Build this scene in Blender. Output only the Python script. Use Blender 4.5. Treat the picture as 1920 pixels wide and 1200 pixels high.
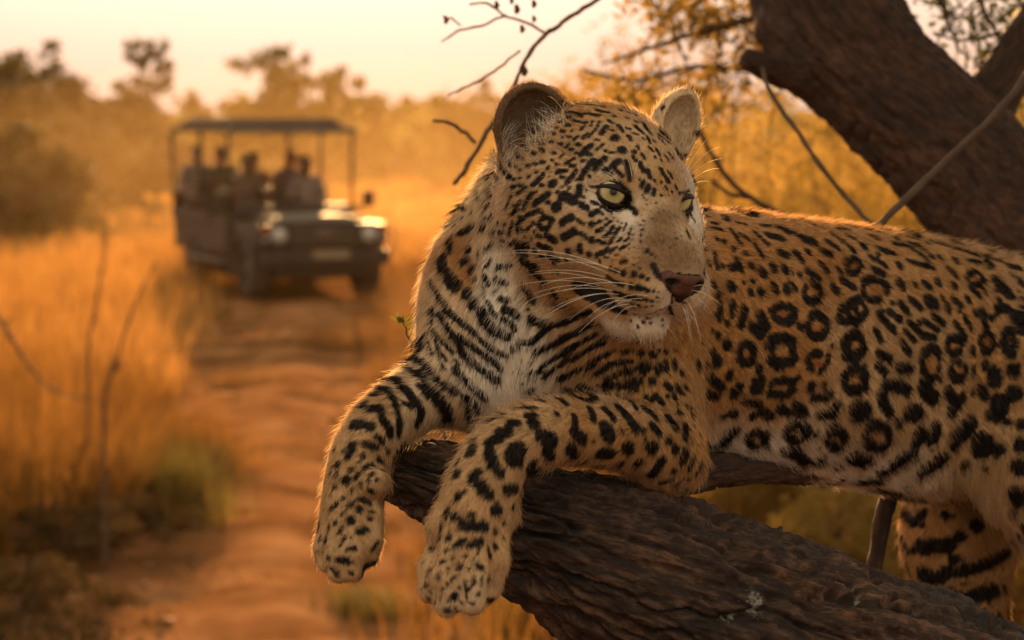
import bpy, bmesh, math, random
import numpy as np
from mathutils import Vector, Matrix
from mathutils.bvhtree import BVHTree

for _o in list(bpy.data.objects):
    bpy.data.objects.remove(_o)
SC = bpy.context.scene
COL = SC.collection
R = math.radians

# ------------------------------------------------------------------ camera
CAM_H, PITCH, LENS = 2.33, 4.68, 85.0
FPX = LENS / 36.0 * 1920.0            # focal length in photograph pixels
cam = bpy.data.cameras.new('camera')
cam.lens, cam.sensor_width = LENS, 36.0
cam.clip_start, cam.clip_end = 0.05, 4000
cam.dof.use_dof = True
cam.dof.focus_distance = 2.41
cam.dof.aperture_fstop = 6.9
cam_ob = bpy.data.objects.new('camera', cam)
COL.objects.link(cam_ob)
cam_ob.location = (0, 0, CAM_H)
cam_ob.rotation_euler = (R(90 - PITCH), 0, 0)
SC.camera = cam_ob
cp, sp = math.cos(R(PITCH)), math.sin(R(PITCH))
C2W = np.array([[1, 0, 0], [0, sp, cp], [0, cp, -sp]])   # (right, up, depth) -> world

def cw(p):
    """camera frame (right, up, depth) points to world"""
    p = np.asarray(p, float)
    return p @ C2W.T + np.array([0, 0, CAM_H])

def P(px, py, d):
    """a point of the place seen at photograph pixel px,py at depth d"""
    return cw(((px - 960) / FPX * d, (600 - py) / FPX * d, d))

def PC(px, py, d):
    return np.array(((px - 960) / FPX * d, (600 - py) / FPX * d, d))

def GP(px, py):
    """the point on level ground under photograph pixel px,py"""
    r = np.array([(px - 960) / FPX, (600 - py) / FPX, 1.0]) @ C2W.T
    t = -CAM_H / r[2]
    return np.array([0, 0, CAM_H]) + r * t

# ------------------------------------------------------------------ world, sun, exposure
SUN_AZ, SUN_EL = -4.0, 12.5          # degrees left of the view axis, above the horizon
world = bpy.data.worlds.new('World')
SC.world = world
world.use_nodes = True
_nt = world.node_tree
_nt.nodes.clear()
_sky = _nt.nodes.new('ShaderNodeTexSky')
_sky.sky_type = 'NISHITA'
_sky.sun_disc = False
_sky.sun_elevation = R(SUN_EL)
_sky.sun_rotation = R(SUN_AZ)
_sky.altitude = 0
_sky.air_density, _sky.dust_density, _sky.ozone_density = 6.0, 0.20, 0.0
_tint = _nt.nodes.new('ShaderNodeMix')
_tint.data_type, _tint.blend_type = 'RGBA', 'MULTIPLY'
_tint.inputs['Factor'].default_value = 1.0
_tint.inputs['B'].default_value = (1.0, 0.85, 0.66, 1)
_bg = _nt.nodes.new('ShaderNodeBackground')
_bg.inputs['Strength'].default_value = 0.132
_wo = _nt.nodes.new('ShaderNodeOutputWorld')
_bw = _nt.nodes.new('ShaderNodeRGBToBW')             # thick dust pales the whole sky evenly: keep a little of its own hue
_nt.links.new(_sky.outputs['Color'], _bw.inputs['Color'])
_pale = _nt.nodes.new('ShaderNodeMix')
_pale.data_type = 'RGBA'
_pale.inputs['Factor'].default_value = 0.06
_nt.links.new(_bw.outputs['Val'], _pale.inputs['A'])
_nt.links.new(_sky.outputs['Color'], _pale.inputs['B'])
_nt.links.new(_pale.outputs['Result'], _tint.inputs['A'])
_nt.links.new(_tint.outputs['Result'], _bg.inputs['Color'])
_nt.links.new(_bg.outputs['Background'], _wo.inputs['Surface'])

sun = bpy.data.lights.new('sun', 'SUN')
sun.energy, sun.angle, sun.color = 5.0, R(0.6), (1.0, 0.54, 0.20)
sun_ob = bpy.data.objects.new('sun', sun)
COL.objects.link(sun_ob)
SUN_DIR = Vector((math.sin(R(SUN_AZ)) * math.cos(R(SUN_EL)), math.cos(R(SUN_AZ)) * math.cos(R(SUN_EL)), math.sin(R(SUN_EL))))
sun_ob.rotation_euler = SUN_DIR.to_track_quat('Z', 'Y').to_euler()
sun_ob.location = SUN_DIR * 50

SC.view_settings.view_transform = 'Standard'
SC.view_settings.look = 'None'
SC.view_settings.gamma = 1
SC.view_settings.use_curve_mapping = False
SC.view_settings.exposure = 2.17
SC.cycles.use_denoising = True
SC.cycles.max_bounces = 8
SC.cycles.transparent_max_bounces = 16
SC.cycles.volume_bounces = 1
SC.cycles.caustics_reflective = False
SC.cycles.caustics_refractive = False

# ------------------------------------------------------------------ materials
def nodes_of(m):
    m.use_nodes = True
    return m.node_tree.nodes, m.node_tree.links

def ramp(n, l, src, stops, interp='LINEAR'):
    r = n.new('ShaderNodeValToRGB')
    r.color_ramp.interpolation = interp
    els = r.color_ramp.elements
    while len(els) < len(stops):
        els.new(0.5)
    for e, (p, c) in zip(els, stops):
        e.position = p
        e.color = (*c, 1) if len(c) == 3 else c
    l.new(src, r.inputs['Fac'])
    return r

def mat(name, c1, c2=None, scale=8.0, rough=0.85, bump=0.0, detail=4, metal=0.0, trans=0.0, spec=0.3, stretch=None, c3=None, bscale=None):
    """plain surface with a noisy mix of two or three colours, optional relief and translucency"""
    m = bpy.data.materials.new(name)
    n, l = nodes_of(m)
    b = n['Principled BSDF']
    b.inputs['Roughness'].default_value = rough
    b.inputs['Metallic'].default_value = metal
    b.inputs['Specular IOR Level'].default_value = spec
    tc = n.new('ShaderNodeTexCoord')
    mp = n.new('ShaderNodeMapping')
    l.new(tc.outputs['Object'], mp.inputs['Vector'])
    if stretch:
        mp.inputs['Scale'].default_value = stretch
    tx = n.new('ShaderNodeTexNoise')
    tx.inputs['Scale'].default_value = scale
    tx.inputs['Detail'].default_value = detail
    tx.inputs['Roughness'].default_value = 0.6
    l.new(mp.outputs['Vector'], tx.inputs['Vector'])
    c2 = c2 or tuple(x * 0.75 for x in c1)
    st = [(0.32, c2), (0.68, c1)] if c3 is None else [(0.28, c2), (0.5, c1), (0.72, c3)]
    r = ramp(n, l, tx.outputs['Fac'], st)
    l.new(r.outputs['Color'], b.inputs['Base Color'])
    if bump:
        t2 = n.new('ShaderNodeTexNoise')
        t2.inputs['Scale'].default_value = bscale or scale * 4
        t2.inputs['Detail'].default_value = 5
        l.new(mp.outputs['Vector'], t2.inputs['Vector'])
        bp = n.new('ShaderNodeBump')
        bp.inputs['Strength'].default_value = bump
        bp.inputs['Distance'].default_value = 0.02
        l.new(t2.outputs['Fac'], bp.inputs['Height'])
        l.new(bp.outputs['Normal'], b.inputs['Normal'])
    if trans:
        out = n['Material Output']
        tr = n.new('ShaderNodeBsdfTranslucent')
        mx = n.new('ShaderNodeMixShader')
        mx.inputs[0].default_value = trans
        l.new(r.outputs['Color'], tr.inputs['Color'])
        l.new(b.outputs[0], mx.inputs[1])
        l.new(tr.outputs[0], mx.inputs[2])
        l.new(mx.outputs[0], out.inputs['Surface'])
    return m

# ------------------------------------------------------------------ object helpers
def tag(o, label=None, cat=None, group=None, kind=None):
    if label: o['label'] = label
    if cat: o['category'] = cat
    if group: o['group'] = group
    if kind: o['kind'] = kind
    return o

def empty(name, loc=(0, 0, 0), rz=0.0):
    o = bpy.data.objects.new(name, None)
    o.empty_display_size = 0.1
    COL.objects.link(o)
    o.location = loc
    o.rotation_euler = (0, 0, rz)
    return o

def mesh_ob(name, verts, faces, m=None, parent=None, smooth=True):
    me = bpy.data.meshes.new(name)
    verts = np.asarray(verts, np.float32)
    if isinstance(faces, np.ndarray):
        k = faces.shape[1]
        me.vertices.add(len(verts))
        me.vertices.foreach_set('co', verts.ravel())
        me.loops.add(faces.size)
        me.loops.foreach_set('vertex_index', faces.astype(np.int32).ravel())
        me.polygons.add(len(faces))
        me.polygons.foreach_set('loop_start', np.arange(0, faces.size, k, dtype=np.int32))
        me.update(calc_edges=True)
    else:
        me.from_pydata([tuple(map(float, v)) for v in verts], [], [tuple(f) for f in faces])
    if smooth:
        me.polygons.foreach_set('use_smooth', np.ones(len(me.polygons), bool))
    me.update()
    if m: me.materials.append(m)
    o = bpy.data.objects.new(name, me)
    COL.objects.link(o)
    if parent is not None: o.parent = parent
    return o

class MB:
    """collects shapes into one mesh"""
    def __init__(self):
        self.v, self.f = [], []
    def add(self, v, f):
        b = len(self.v)
        self.v += [tuple(map(float, x)) for x in v]
        self.f += [tuple(i + b for i in q) for q in f]
        return self
    def box(self, c, s, rot=None, taper=1.0, bevel=0.0):
        bm = bmesh.new()
        bmesh.ops.create_cube(bm, size=1.0)
        for v in bm.verts:
            k = taper if v.co.z > 0 else 1.0
            v.co = Vector((v.co.x * s[0] * k, v.co.y * s[1] * k, v.co.z * s[2]))
        if bevel:
            bmesh.ops.bevel(bm, geom=bm.edges[:], offset=bevel, segments=2, affect='EDGES', profile=0.6)
        M = Matrix.Translation(c) @ (rot.to_4x4() if rot is not None else Matrix())
        bm.verts.index_update()
        self.add([M @ v.co for v in bm.verts], [[v.index for v in f.verts] for f in bm.faces])
        bm.free()
        return self
    def tube(self, pts, rad, n=8, caps=True):
        pts = [np.asarray(p, float) for p in pts]
        if not hasattr(rad, '__len__'): rad = [rad] * len(pts)
        V, F = [], []
        t = pts[1] - pts[0]
        a = np.array([0, 0, 1.0]) if abs(t[2]) < 0.9 * np.linalg.norm(t) else np.array([1.0, 0, 0])
        for i, p in enumerate(pts):
            t = pts[min(i + 1, len(pts) - 1)] - pts[max(i - 1, 0)]
            t = t / (np.linalg.norm(t) + 1e-9)
            u = a - t * (a @ t)
            u /= np.linalg.norm(u) + 1e-9
            w = np.cross(t, u)
            a = u
            for k in range(n):
                q = 2 * math.pi * k / n
                V.append(p + (u * math.cos(q) + w * math.sin(q)) * rad[i])
        for i in range(len(pts) - 1):
            for k in range(n):
                k2 = (k + 1) % n
                F.append((i * n + k, i * n + k2, (i + 1) * n + k2, (i + 1) * n + k))
        if caps:
            F.append(tuple(range(n - 1, -1, -1)))
            F.append(tuple((len(pts) - 1) * n + k for k in range(n)))
        return self.add(V, F)
    def build(self, name, m=None, parent=None, smooth=False):
        return mesh_ob(name, self.v, self.f, m, parent, smooth)

def spline(pts, n):
    """Catmull-Rom through rows of numbers"""
    p = np.asarray(pts, float)
    p = np.vstack([2 * p[0] - p[1], p, 2 * p[-1] - p[-2]])
    out = []
    m = len(p) - 3
    for s in np.linspace(0, m, n):
        i = min(int(s), m - 1)
        t = s - i
        a, b, c, d = p[i], p[i + 1], p[i + 2], p[i + 3]
        out.append(0.5 * (2 * b + (c - a) * t + (2 * a - 5 * b + 4 * c - d) * t * t + (3 * b - a - 3 * c + d) * t ** 3))
    return np.array(out)

# cheap vectorised value noise
def vnoise(p, seed=0):
    p = np.asarray(p, float)
    i = np.floor(p).astype(np.int64)
    f = p - i
    f = f * f * (3 - 2 * f)
    out = np.zeros(len(p))
    for dx in (0, 1):
        for dy in (0, 1):
            for dz in (0, 1):
                h = ((i[:, 0] + dx) * 73856093) ^ ((i[:, 1] + dy) * 19349663) ^ ((i[:, 2] + dz) * 83492791) ^ (seed * 2654435761)
                h = (h ^ (h >> 13)) * 1274126177 & 0x7fffffff
                h = (h ^ (h >> 16)) & 0xffff
                w = (f[:, 0] if dx else 1 - f[:, 0]) * (f[:, 1] if dy else 1 - f[:, 1]) * (f[:, 2] if dz else 1 - f[:, 2])
                out += w * (h / 65535.0)
    return out * 2 - 1

def fbm(p, oct=4, seed=0):
    p = np.asarray(p, float)
    s, a, t = 0, 1.0, 0
    for k in range(oct):
        s = s + a * vnoise(p * 2 ** k, seed + k)
        t += a
        a *= 0.5
    return s / t
# ------------------------------------------------------------------ smooth solid modelling (signed distances on a grid)
class Solid:
    def __init__(self):
        self.ops = []
    def ball(self, c, r, k=0.02, cut=False, axes=None):
        """ellipsoid; axes = 3x3 rows of local axes"""
        r = np.array(r, float) * np.ones(3)
        self.ops.append(('e', np.asarray(c, float), r, axes, k, cut))
        return self
    def cone(self, a, b, ra, rb, k=0.02, cut=False, flat=None):
        """rounded cone; flat = (axis, factor) squashes it along axis"""
        self.ops.append(('c', np.asarray(a, float), np.asarray(b, float), ra, rb, k, cut, flat))
        return self
    def chain(self, pts, rs, k=0.02, cut=False, flat=None, smooth=True):
        """one bent limb: centre line and radii run smoothly through the given points"""
        rows = np.hstack([np.asarray(pts, float), np.asarray(rs, float)[:, None]])
        if smooth and len(rows) > 2:
            rows = spline(rows, (len(rows) - 1) * 2 + 1)
        self.ops.append(('p', rows[:, :3], rows[:, 3], None, k, cut, flat))
        return self
    def bounds(self, pad):
        lo, hi = np.full(3, 1e9), np.full(3, -1e9)
        for o in self.ops:
            if o[0] == 'e':
                if o[5]: continue
                m = o[2].max(); ps = [(o[1], m)]
            elif o[0] == 'p':
                if o[5]: continue
                ps = list(zip(o[1], o[2]))
            else:
                if o[6]: continue
                ps = [(o[1], o[3]), (o[2], o[4])]
            for c, m in ps:
                lo = np.minimum(lo, c - m); hi = np.maximum(hi, c + m)
        return lo - pad, hi + pad
    def eval(self, p, margin=0.05):
        d = np.full(len(p), 1.0, np.float32)
        for o in self.ops:
            if o[0] == 'e':
                _, c, r, ax, k, cut = o
                cen, rad = c, r.max()
            elif o[0] == 'p':
                _, cl, rr, _x, k, cut, flat = o
                cen = cl.mean(0)
                rad = (np.linalg.norm(cl - cen, axis=1) + rr).max()
            else:
                _, a, b, ra, rb, k, cut, flat = o
                cen, rad = (a + b) / 2, np.linalg.norm(b - a) / 2 + max(ra, rb)
                if flat: rad *= max(1.0, flat[1])
            q = p - cen
            ix = np.nonzero(np.einsum('ij,ij->i', q, q) < (rad + margin + k) ** 2)[0]
            if not len(ix): continue
            if o[0] == 'e':
                q = q[ix]
                if ax is not None: q = q @ np.asarray(ax).T
                k0 = np.linalg.norm(q / r, axis=1)
                k1 = np.linalg.norm(q / (r * r), axis=1) + 1e-9
                s = k0 * (k0 - 1) / k1
            elif o[0] == 'p':
                q = p[ix]
                if flat:
                    nrm = np.asarray(flat[0], float)
                    T = np.eye(3) + np.outer(nrm, nrm) * (1 / flat[1] - 1)
                    q = (q - cen) @ T
                    cl = (cl - cen) @ T
                s = np.full(len(q), 9.0)
                for i in range(len(cl) - 1):
                    ba = cl[i + 1] - cl[i]
                    w = q - cl[i]
                    t = np.clip(w @ ba / (ba @ ba + 1e-12), 0, 1)
                    np.minimum(s, np.linalg.norm(w - t[:, None] * ba, axis=1) - (rr[i] + (rr[i + 1] - rr[i]) * t), out=s)
            else:
                q = p[ix] - a
                ba = b - a
                if flat:
                    nrm = np.asarray(flat[0], float)
                    q = q + np.outer(q @ nrm, nrm) * (1 / flat[1] - 1)
                    ba = ba + nrm * (ba @ nrm) * (1 / flat[1] - 1)
                t = np.clip(q @ ba / (ba @ ba + 1e-12), 0, 1)
                s = np.linalg.norm(q - t[:, None] * ba, axis=1) - (ra + (rb - ra) * t)
            cur = d[ix]
            if cut:
                s = -s
                h = np.maximum(k - np.abs(cur - s), 0) / k
                d[ix] = np.maximum(cur, s) + h * h * k / 4
            else:
                h = np.maximum(k - np.abs(cur - s), 0) / k
                d[ix] = np.minimum(cur, s) - h * h * k / 4
        return d

def axis_coords(lo, hi, h, fine=None):
    """grid lines from lo to hi, spacing h, or a smaller spacing inside fine=(lo,hi,h)"""
    out = [lo]
    while out[-1] < hi:
        x = out[-1]
        s = h
        if fine:
            dist = max(fine[0] - x, x - fine[1], 0)
            s = min(h, fine[2] + dist * 0.12)
        out.append(x + s)
    return np.array(out)

def surface(solid, xs, ys, zs, relax=1):
    """surface nets over a rectilinear grid; evaluates only near the surface"""
    B = 6
    nx, ny, nz = len(xs), len(ys), len(zs)
    S = np.ones((nx, ny, nz), np.float32)
    bi, bj, bk = [np.arange(0, n, B) for n in (nx, ny, nz)]
    def mids(a, b):
        e = np.minimum(b + B, len(a) - 1)
        return (a[b] + a[e]) / 2, (a[e] - a[b])
    mx, wx = mids(xs, bi); my, wy = mids(ys, bj); mz, wz = mids(zs, bk)
    G = np.stack(np.meshgrid(mx, my, mz, indexing='ij'), -1).reshape(-1, 3)
    W = np.sqrt(sum(g ** 2 for g in np.meshgrid(wx, wy, wz, indexing='ij'))).reshape(-1) / 2
    D = solid.eval(G)
    act = np.abs(D) < W * 1.35 + 0.004
    sgn = D.reshape(len(bi), len(bj), len(bk))
    S = np.repeat(np.repeat(np.repeat(np.sign(sgn), B, 0), B, 1), B, 2)[:nx, :ny, :nz].astype(np.float32)
    A = act.reshape(len(bi), len(bj), len(bk))
    M = np.repeat(np.repeat(np.repeat(A, B, 0), B, 1), B, 2)[:nx, :ny, :nz]
    idx = np.nonzero(M)
    pts = np.stack([xs[idx[0]], ys[idx[1]], zs[idx[2]]], 1)
    vals = np.concatenate([solid.eval(pts[i:i + 400000]) for i in range(0, len(pts), 400000)])
    S[idx] = vals
    neg = S < 0
    c = neg[:-1, :-1, :-1].astype(np.int8)
    tot = np.zeros((nx - 1, ny - 1, nz - 1), np.int8)
    for a in (0, 1):
        for b in (0, 1):
            for e in (0, 1):
                tot += neg[a:nx - 1 + a, b:ny - 1 + b, e:nz - 1 + e]
    cells = np.nonzero((tot > 0) & (tot < 8))
    ci, cj, ck = cells
    n = len(ci)
    acc = np.zeros((n, 3)); cnt = np.zeros(n)
    corners = [(a, b, e) for a in (0, 1) for b in (0, 1) for e in (0, 1)]
    for p in corners:
        for ax in range(3):
            if p[ax]: continue
            q = list(p); q[ax] = 1
            s0 = S[ci + p[0], cj + p[1], ck + p[2]]
            s1 = S[ci + q[0], cj + q[1], ck + q[2]]
            m = (s0 < 0) != (s1 < 0)
            t = np.where(m, s0 / (s0 - s1 + 1e-12), 0)
            p0 = np.stack([xs[ci + p[0]], ys[cj + p[1]], zs[ck + p[2]]], 1)
            p1 = np.stack([xs[ci + q[0]], ys[cj + q[1]], zs[ck + q[2]]], 1)
            acc += np.where(m[:, None], p0 + (p1 - p0) * t[:, None], 0)
            cnt += m
    V = acc / cnt[:, None]
    ID = -np.ones((nx - 1, ny - 1, nz - 1), np.int64)
    ID[cells] = np.arange(n)
    F = []
    for ax in range(3):
        o1, o2 = [(1, 2), (2, 0), (0, 1)][ax]
        sl0 = [slice(1, -1)] * 3; sl1 = [slice(1, -1)] * 3
        sl0[ax] = slice(0, -1); sl1[ax] = slice(1, None)
        a = neg[tuple(sl0)]; b = neg[tuple(sl1)]
        e = np.nonzero(a != b)
        pos = [e[0] + 1, e[1] + 1, e[2] + 1]
        pos[ax] = e[ax]
        def vid(d1, d2):
            q = [pos[0].copy(), pos[1].copy(), pos[2].copy()]
            q[o1] = q[o1] + d1; q[o2] = q[o2] + d2
            return ID[q[0], q[1], q[2]]
        q = np.stack([vid(-1, -1), vid(0, -1), vid(0, 0), vid(-1, 0)], 1)
        fl = ~a[e]
        q[fl] = q[fl][:, ::-1]
        F.append(q)
    F = np.vstack(F)
    F = F[(F >= 0).all(1)]
    for _ in range(relax):
        s = np.zeros_like(V); c = np.zeros(len(V))
        for a in range(4):
            b = (a + 1) % 4
            for u, w in ((a, b), (b, a)):
                for d in range(3):
                    s[:, d] += np.bincount(F[:, u], V[F[:, w], d], len(V))
                c += np.bincount(F[:, u], minlength=len(V))
        V = V * 0.5 + 0.5 * s / np.maximum(c, 1)[:, None]
    return V, F

def vert_normals(V, F):
    n = np.zeros_like(V)
    fn = np.cross(V[F[:, 2]] - V[F[:, 0]], V[F[:, 3]] - V[F[:, 1]])
    for a in range(4):
        for d in range(3):
            n[:, d] += np.bincount(F[:, a], fn[:, d], len(V))
    return n / (np.linalg.norm(n, axis=1)[:, None] + 1e-12)
# ------------------------------------------------------------------ ground, track, air
RNG = np.random.default_rng(12)

def ground_z(x, y):
    p = np.stack([np.asarray(x, float), np.asarray(y, float), np.zeros(np.shape(x))], -1).reshape(-1, 3)
    near = np.clip((np.hypot(p[:, 0], p[:, 1]) - 4) / 6, 0, 1)
    return (.05 * fbm(p * .35, 3, 40) + .02 * vnoise(p * 1.7, 44)) * near

def path_x(y):
    """centre of the sandy track at distance y"""
    a, b, c = GP(450, 1190), GP(505, 800), GP(545, 600)
    pts = np.array([[3.0, -.4], [a[1], a[0] + .15], [b[1], b[0] + .05], [c[1], c[0]], [34, -2.75], [60, -6.5], [120, -17]])
    return np.interp(y, pts[:, 0], pts[:, 1])

def ground_mat():
    m = bpy.data.materials.new('savanna_soil')
    n, l = nodes_of(m)
    b = n['Principled BSDF']
    b.inputs['Roughness'].default_value = .95
    b.inputs['Specular IOR Level'].default_value = 0
    tc = n.new('ShaderNodeTexCoord')
    def noise(s, d=5, r=.6):
        t = n.new('ShaderNodeTexNoise')
        t.inputs['Scale'].default_value = s; t.inputs['Detail'].default_value = d; t.inputs['Roughness'].default_value = r
        l.new(tc.outputs['Object'], t.inputs['Vector'])
        return t
    r1 = ramp(n, l, noise(.9).outputs['Fac'], [(.3, (.06, .030, .011)), (.5, (.105, .054, .021)), (.7, (.16, .088, .036))])
    r2 = ramp(n, l, noise(14).outputs['Fac'], [(.35, (.62, .6, .58)), (.65, (1.15, 1.12, 1.1))])
    mx = n.new('ShaderNodeMix'); mx.data_type, mx.blend_type = 'RGBA', 'MULTIPLY'; mx.inputs['Factor'].default_value = 1
    l.new(r1.outputs['Color'], mx.inputs['A']); l.new(r2.outputs['Color'], mx.inputs['B'])
    l.new(mx.outputs['Result'], b.inputs['Base Color'])
    bp = n.new('ShaderNodeBump'); bp.inputs['Strength'].default_value = .7; bp.inputs['Distance'].default_value = .05
    l.new(noise(9, 6).outputs['Fac'], bp.inputs['Height']); l.new(bp.outputs['Normal'], b.inputs['Normal'])
    return m

def build_ground():
    ys = np.concatenate([np.linspace(-8, 4, 13), np.geomspace(5, 1500, 150)])
    us = np.linspace(-1, 1, 161)
    V = []
    for y in ys:
        w = 14 + max(y, 0) * .75
        x = us * w
        V.append(np.stack([x, np.full_like(x, y), ground_z(x, np.full_like(x, y))], 1))
    V = np.vstack(V)
    nu = len(us)
    i = np.arange(len(ys) - 1)[:, None] * nu + np.arange(nu - 1)[None]
    F = np.stack([i, i + 1, i + nu + 1, i + nu], -1).reshape(-1, 4)
    o = mesh_ob('ground', V, F, ground_mat())
    o['kind'] = 'structure'
build_ground()

def build_path():
    ys = np.geomspace(4, 90, 260)
    us = np.linspace(-1, 1, 41)
    V = []
    for y in ys:
        c = path_x(y)
        w = 1.05 + .12 * math.sin(y * .9) + .08 * math.sin(y * 2.3)
        x = c + us * w
        z = ground_z(x, np.full_like(x, y)) + .02 * (1 - us ** 2) + .006
        z += .03 * np.exp(-(us / .22) ** 2) + .012 * fbm(np.stack([x * 5, np.full_like(x, y) * 2.2, x * 0], 1), 3, 47)
        z -= .05 * np.exp(-((np.abs(us) - .55) / .2) ** 2)
        z = np.maximum(z, ground_z(x, np.full_like(x, y)) + .004)
        V.append(np.stack([x, np.full_like(x, y), z], 1))
    V = np.vstack(V)
    nu = len(us)
    i = np.arange(len(ys) - 1)[:, None] * nu + np.arange(nu - 1)[None]
    F = np.stack([i, i + 1, i + nu + 1, i + nu], -1).reshape(-1, 4)
    m = mat('track_sand', (.155, .072, .029), (.070, .030, .011), scale=1.9, rough=.95, bump=.7, bscale=26, detail=8, c3=(.25, .13, .058), spec=0)
    o = mesh_ob('path', V, F, m)
    o['kind'] = 'structure'
build_path()

# ------------------------------------------------------------------ plants
def leaf_cloud(cen, size, nrm_bias, rng, aspect=.45):
    """one pointed quad leaf at every centre"""
    n = len(cen)
    a = rng.normal(size=(n, 3)); a /= np.linalg.norm(a, axis=1)[:, None]
    b = rng.normal(size=(n, 3)) + np.asarray(nrm_bias)
    b = np.cross(a, b); b /= np.linalg.norm(b, axis=1)[:, None] + 1e-9
    s = (np.asarray(size) * rng.uniform(.6, 1.3, n))[:, None]
    V = np.stack([cen - a * s, cen + b * s * aspect, cen + a * s, cen - b * s * aspect], 1).reshape(-1, 3)
    F = np.arange(4 * n).reshape(-1, 4)
    return V, F

def blades(base, h, lean, w, rng, k=4):
    """bent grass blades from every base point"""
    n = len(base)
    az = rng.uniform(0, 6.283, n)
    d = np.stack([np.cos(az), np.sin(az), np.zeros(n)], 1)
    sd = np.stack([-np.sin(az), np.cos(az), np.zeros(n)], 1)
    h = np.asarray(h) * rng.uniform(.5, 1.15, n)
    ln = np.asarray(lean) * rng.uniform(.3, 1.4, n)
    V = []
    for i in range(k):
        t = i / (k - 1)
        c = base + np.stack([np.zeros(n), np.zeros(n), h * t * (1 - .25 * ln * t)], 1) + d * (h * ln * t * t)[:, None]
        ww = (np.asarray(w) * (1 - t * .92))[:, None] if np.ndim(w) else np.full((n, 1), w * (1 - t * .92))
        V += [c - sd * ww, c + sd * ww]
    V = np.stack(V, 1)
    F = np.concatenate([np.stack([np.arange(n) * 2 * k + 2 * i, np.arange(n) * 2 * k + 2 * i + 1, np.arange(n) * 2 * k + 2 * i + 3, np.arange(n) * 2 * k + 2 * i + 2], 1) for i in range(k - 1)])
    return V.reshape(-1, 3), F

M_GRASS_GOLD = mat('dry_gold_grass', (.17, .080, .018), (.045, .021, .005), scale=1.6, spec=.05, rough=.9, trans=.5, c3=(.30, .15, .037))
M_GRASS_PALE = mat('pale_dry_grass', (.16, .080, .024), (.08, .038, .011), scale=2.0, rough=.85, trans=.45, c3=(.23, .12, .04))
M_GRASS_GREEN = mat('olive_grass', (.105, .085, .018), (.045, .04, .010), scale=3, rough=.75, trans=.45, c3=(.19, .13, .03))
M_GRASS_GLOW = mat('glow_gold_grass', (.32, .16, .042), (.19, .092, .022), scale=.5, rough=.9, spec=.05, trans=.5, c3=(.43, .24, .072))  # far grass made brighter to stand in for the golden dust glow
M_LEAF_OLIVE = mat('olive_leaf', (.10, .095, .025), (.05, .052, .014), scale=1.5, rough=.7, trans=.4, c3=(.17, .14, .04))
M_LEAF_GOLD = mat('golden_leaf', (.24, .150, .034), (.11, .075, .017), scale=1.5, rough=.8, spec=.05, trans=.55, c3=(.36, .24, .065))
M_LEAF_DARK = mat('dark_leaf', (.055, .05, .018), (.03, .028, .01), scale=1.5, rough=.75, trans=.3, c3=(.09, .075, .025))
M_LEAF_SHADE = mat('corner_shade_leaf', (.055, .034, .013), (.028, .017, .007), scale=2, rough=.9, spec=.05, trans=.3, c3=(.09, .055, .02))  # dark leaf colour that stands in for shade in the corner
M_TWIG = mat('twig_bark', (.085, .055, .030), (.045, .028, .016), scale=30, rough=.9, bump=.4)

def crown_points(n, blobs, rng, shell=.55):
    """points crowded in clumps on the outer half of several ellipsoids"""
    blobs = np.asarray(blobs, float)
    vol = blobs[:, 3] * blobs[:, 4] * blobs[:, 5]
    out = []
    for b, k in zip(blobs, np.maximum(1, (n * vol ** .75 / (vol ** .75).sum()).astype(int))):
        nc = max(4, int(k / 45))
        d = rng.normal(size=(nc, 3)); d /= np.linalg.norm(d, axis=1)[:, None]
        c = d * (rng.uniform(shell, 1.0, nc) ** .7)[:, None]
        pick = rng.integers(0, nc, k)
        p = c[pick] + rng.normal(0, .13, (k, 3))
        out.append(b[:3] + p * b[3:])
    return np.vstack(out)

def limb_tree(root, name_trunk, base, top, r, blobs, rng, m, nb=6):
    mb = MB()
    base, top = np.asarray(base, float), np.asarray(top, float)
    bend = rng.normal(0, .08, 3) * np.linalg.norm(top - base)
    mb.tube(spline([base, (base + top) / 2 + bend, top], 8), np.linspace(r, r * .6, 8), 8)
    for b in np.asarray(blobs, float)[:nb * 3]:
        c = b[:3]
        st = base + (top - base) * rng.uniform(.7, 1)
        mid = (st + c) / 2 + rng.normal(0, .06, 3) * np.linalg.norm(c - st)
        mb.tube(spline([st, mid, c, c + (c - mid) * .5], 7), np.linspace(r * .5, r * .08, 7), 6)
    return mb.build(name_trunk, m, root, True)

def bush_tree(name, label, cat, base, height, width, nleaf, leaf, m, seed, trunk_h=.35, nblob=9, group=None, flat=.6, depth=None, lean=0.0, shell=.5):
    rng = np.random.default_rng(seed)
    base = np.array([base[0], base[1], float(ground_z(base[0], base[1])[0]) if len(base) < 3 else base[2]])
    root = empty(name, base)
    tag(root, label, cat, group)
    ch = height * (1 - trunk_h)
    blobs = []
    dp = depth or width
    for i in range(nblob):
        a, rr = rng.uniform(0, 6.283), math.sqrt(rng.uniform(0, 1)) * .62
        bx, by = math.cos(a) * rr * width / 2, math.sin(a) * rr * dp / 2
        bz = height * trunk_h + ch * (rng.uniform(.25, .82) * (1 - .35 * rr))
        s = rng.uniform(.55, 1.0)
        blobs.append((bx + lean * bz, by, bz, width * .27 * s, dp * .27 * s, ch * .27 * s * (flat + .4)))
    P_ = crown_points(nleaf, blobs, rng, shell)
    P_ = P_[P_[:, 2] > .02]
    V, F = leaf_cloud(P_, leaf, (0, 0, .6), rng)
    mesh_ob('crown', V, F, m, root, False)
    limb_tree(root, 'trunk', (0, 0, -.05), (lean * height * .5, 0, max(height * trunk_h, .15)), max(.012, height * (.022 if height > 3.5 else .009)), blobs, rng, M_TWIG)
    return root

def place(px, d, up=None):
    """ground position seen in column px at distance d"""
    return ((px - 960) / FPX * d, d)

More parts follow.
